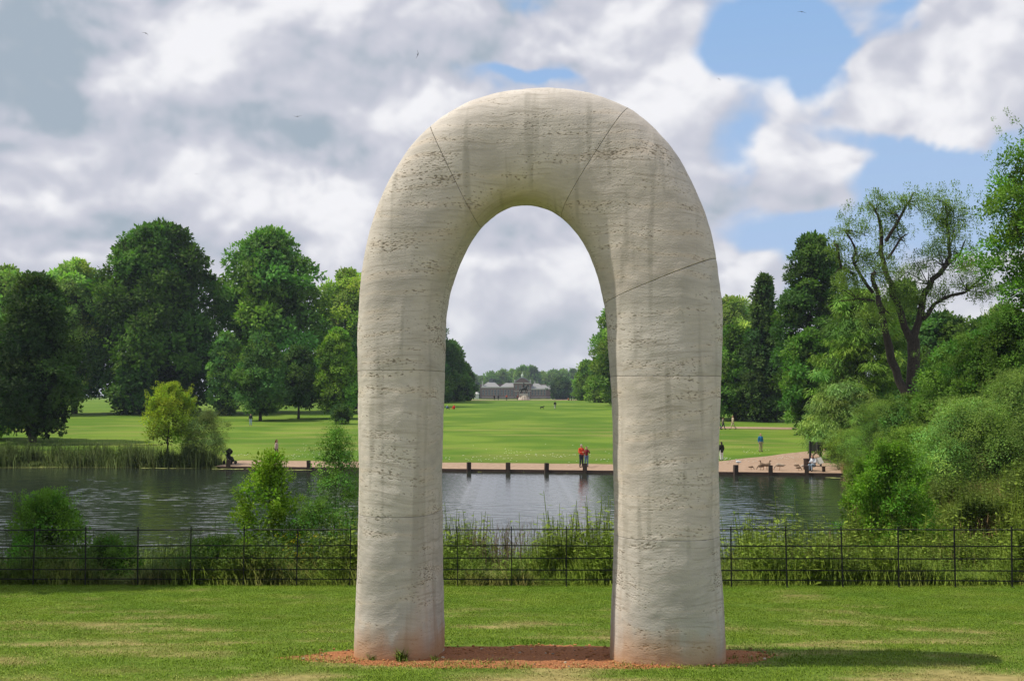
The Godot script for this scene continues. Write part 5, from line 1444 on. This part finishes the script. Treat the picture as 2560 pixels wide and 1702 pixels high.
	part("body", nets([[Vector3(0, 0.48, -0.28), Vector3(0, 0.46, 0.22), 0.11, 0.15], [Vector3(0, 0.5, 0.28), Vector3(0, 0.68, 0.42), 0.10, 0.075], [Vector3(0, 0.70, 0.44), Vector3(0, 0.65, 0.60), 0.085, 0.045], [Vector3(0, 0.52, -0.32), Vector3(0, 0.68, -0.52), 0.04, 0.02], [Vector3(0.08, 0.45, 0.24), Vector3(0.08, 0.22, 0.22), 0.06, 0.035], [Vector3(0.08, 0.22, 0.22), Vector3(0.08, 0.03, 0.26), 0.035, 0.035], [Vector3(-0.08, 0.45, 0.24), Vector3(-0.08, 0.22, 0.3), 0.06, 0.035], [Vector3(-0.08, 0.22, 0.3), Vector3(-0.08, 0.03, 0.36), 0.035, 0.035],
		[Vector3(0.08, 0.45, -0.28), Vector3(0.09, 0.30, -0.20), 0.085, 0.05], [Vector3(0.09, 0.30, -0.20), Vector3(0.09, 0.16, -0.32), 0.045, 0.03], [Vector3(0.09, 0.16, -0.32), Vector3(0.09, 0.03, -0.28), 0.03, 0.035], [Vector3(-0.08, 0.45, -0.28), Vector3(-0.09, 0.30, -0.26), 0.085, 0.05], [Vector3(-0.09, 0.30, -0.26), Vector3(-0.09, 0.16, -0.40), 0.045, 0.03], [Vector3(-0.09, 0.16, -0.40), Vector3(-0.09, 0.03, -0.36), 0.03, 0.035], [Vector3(0.06, 0.76, 0.42), Vector3(0.08, 0.68, 0.44), 0.03, 0.02], [Vector3(-0.06, 0.76, 0.42), Vector3(-0.08, 0.68, 0.44), 0.03, 0.02]], 0.035, 0.04, mat(0.012, 0.011, 0.011)), dog)
	var gs := Color(0.16, 0.115, 0.08)
	make_goose("brown goose with raised neck left of the post, facing left", G.call(1757, 77.3), -95, 1.0, false, gs)
	make_goose("brown goose with raised neck left of the post, facing right", G.call(1763, 77.3), 95, 1.0, false, gs)
	make_goose("grazing goose at the left of the brown pair", G.call(1750, 77.3), -80, 0.75, true, gs)
	make_goose("pale grazing goose right of the post on the quay", G.call(1794, 77.0), -100, 1.0, true, Color(0.34, 0.28, 0.22))
	make_goose("small dark duck on the quay left of the geese", G.call(1727, 77.5), 90, 0.55, true, gs)
	make_goose("small duck on the quay in front of the bench, upper one", G.call(1832, 79.0), 90, 0.6, true, gs)
	make_goose("small duck on the quay in front of the bench, lower one", G.call(1836, 76.5), 100, 0.6, true, gs)
	make_goose("pale duck on the quay near the litter bin", G.call(1848, 78.3), -90, 0.6, true, Color(0.4, 0.36, 0.32))
	make_goose("white gull standing on the first post right of the arch", Vector3(px(1692, 75.8), 0.74, -shore(px(1692, 75.8)) + 0.18), -90, 0.6, false, Color(0.7, 0.7, 0.72))

	# ---- low railing on the left lawn
	var rail := thing("park_railing", "low dark railing across the left lawn behind the reeds", "fence", G.call(150, 96.0))
	var rm := mat(0.02, 0.025, 0.02, 0.7)
	for k in 2:
		var mb := MB.new()
		for i in 25:
			var a: Vector3 = G.call(-60 + i * 17.0, 96.0) - rail.position + Vector3(0, 0.35 + k * 0.5, 0); var b: Vector3 = G.call(-43 + i * 17.0, 96.0) - rail.position + Vector3(0, 0.35 + k * 0.5, 0)
			mb.tube([a, b], [0.018, 0.018], 4)
		part("rail", mb.commit(rm), rail)
	var pk := MB.new(); pk.box(Vector3(0, 0.48, 0), Vector3(0.022, 0.98, 0.022))
	var pks := []; var pkt := []
	for i in 160:
		pks.append(Transform3D(Basis.IDENTITY, G.call(-60 + i * 2.66, 96.0) - rail.position)); pkt.append(Color.WHITE)
	many("picket", pk.commit(rm), pks, pkt, rail)

	# ---- daisies on the near field
	var dz := MB.new(); dz.lathe([Vector2(0.0, 0.085), Vector2(0.07, 0.075), Vector2(0.0, 0.06)], Vector3.ZERO, 7)
	var dps := []; var dts := []
	for i in 900:
		var x := rng.randf_range(-26.0, 26.0); var d := shore(x) + 14.0 + rng.randfn() * 2.6 + (13.0 * rng.randf() if i % 4 == 0 else 0.0)
		if noise_b.get_noise_2d(x * 5.0, d * 3.0) < 0.0: continue
		dps.append(Transform3D(Basis.IDENTITY, Vector3(x, land(x, d), -d))); dts.append(Color.WHITE)
	tag(many("daisies", dz.commit(mat(0.6, 0.6, 0.55)), dps, dts, self), "white daisies scattered over the near edge of the far field", "flowers")

	# ---- swifts
	var sw := [[-20.5, 19.0, 60.0, Vector3(1.2, 2.4, 0.2), "swift high up at the far left"], [-5.5, 19.0, 48.0, Vector3(1.3, 1.35, 0.1), "largest swift, wings upright, high up left of the arch top"], [-12.3, 15.4, 60.0, Vector3(1.1, 0.1, 0.0), "swift over the grey cloud left of the arch"], [16.5, 20.5, 60.0, Vector3(1.2, 2.6, 0.3), "swift in the blue gap at the upper right"], [11.9, 17.4, 85.0, Vector3(1.2, 2.2, 0.2), "tiny swift right above the arch"], [-17.7, 12.0, 95.0, Vector3(0.5, 0.2, 0.1), "tiny swift low at the left, wings level"]]
	for s in sw:
		var a := deg_to_rad(s[0]); var e := deg_to_rad(s[1])
		make_swift(s[4], Vector3(sin(a) * cos(e), sin(e), -cos(a) * cos(e)) * float(s[2]) + Vector3(0, 6, 0), s[3], 0.5)
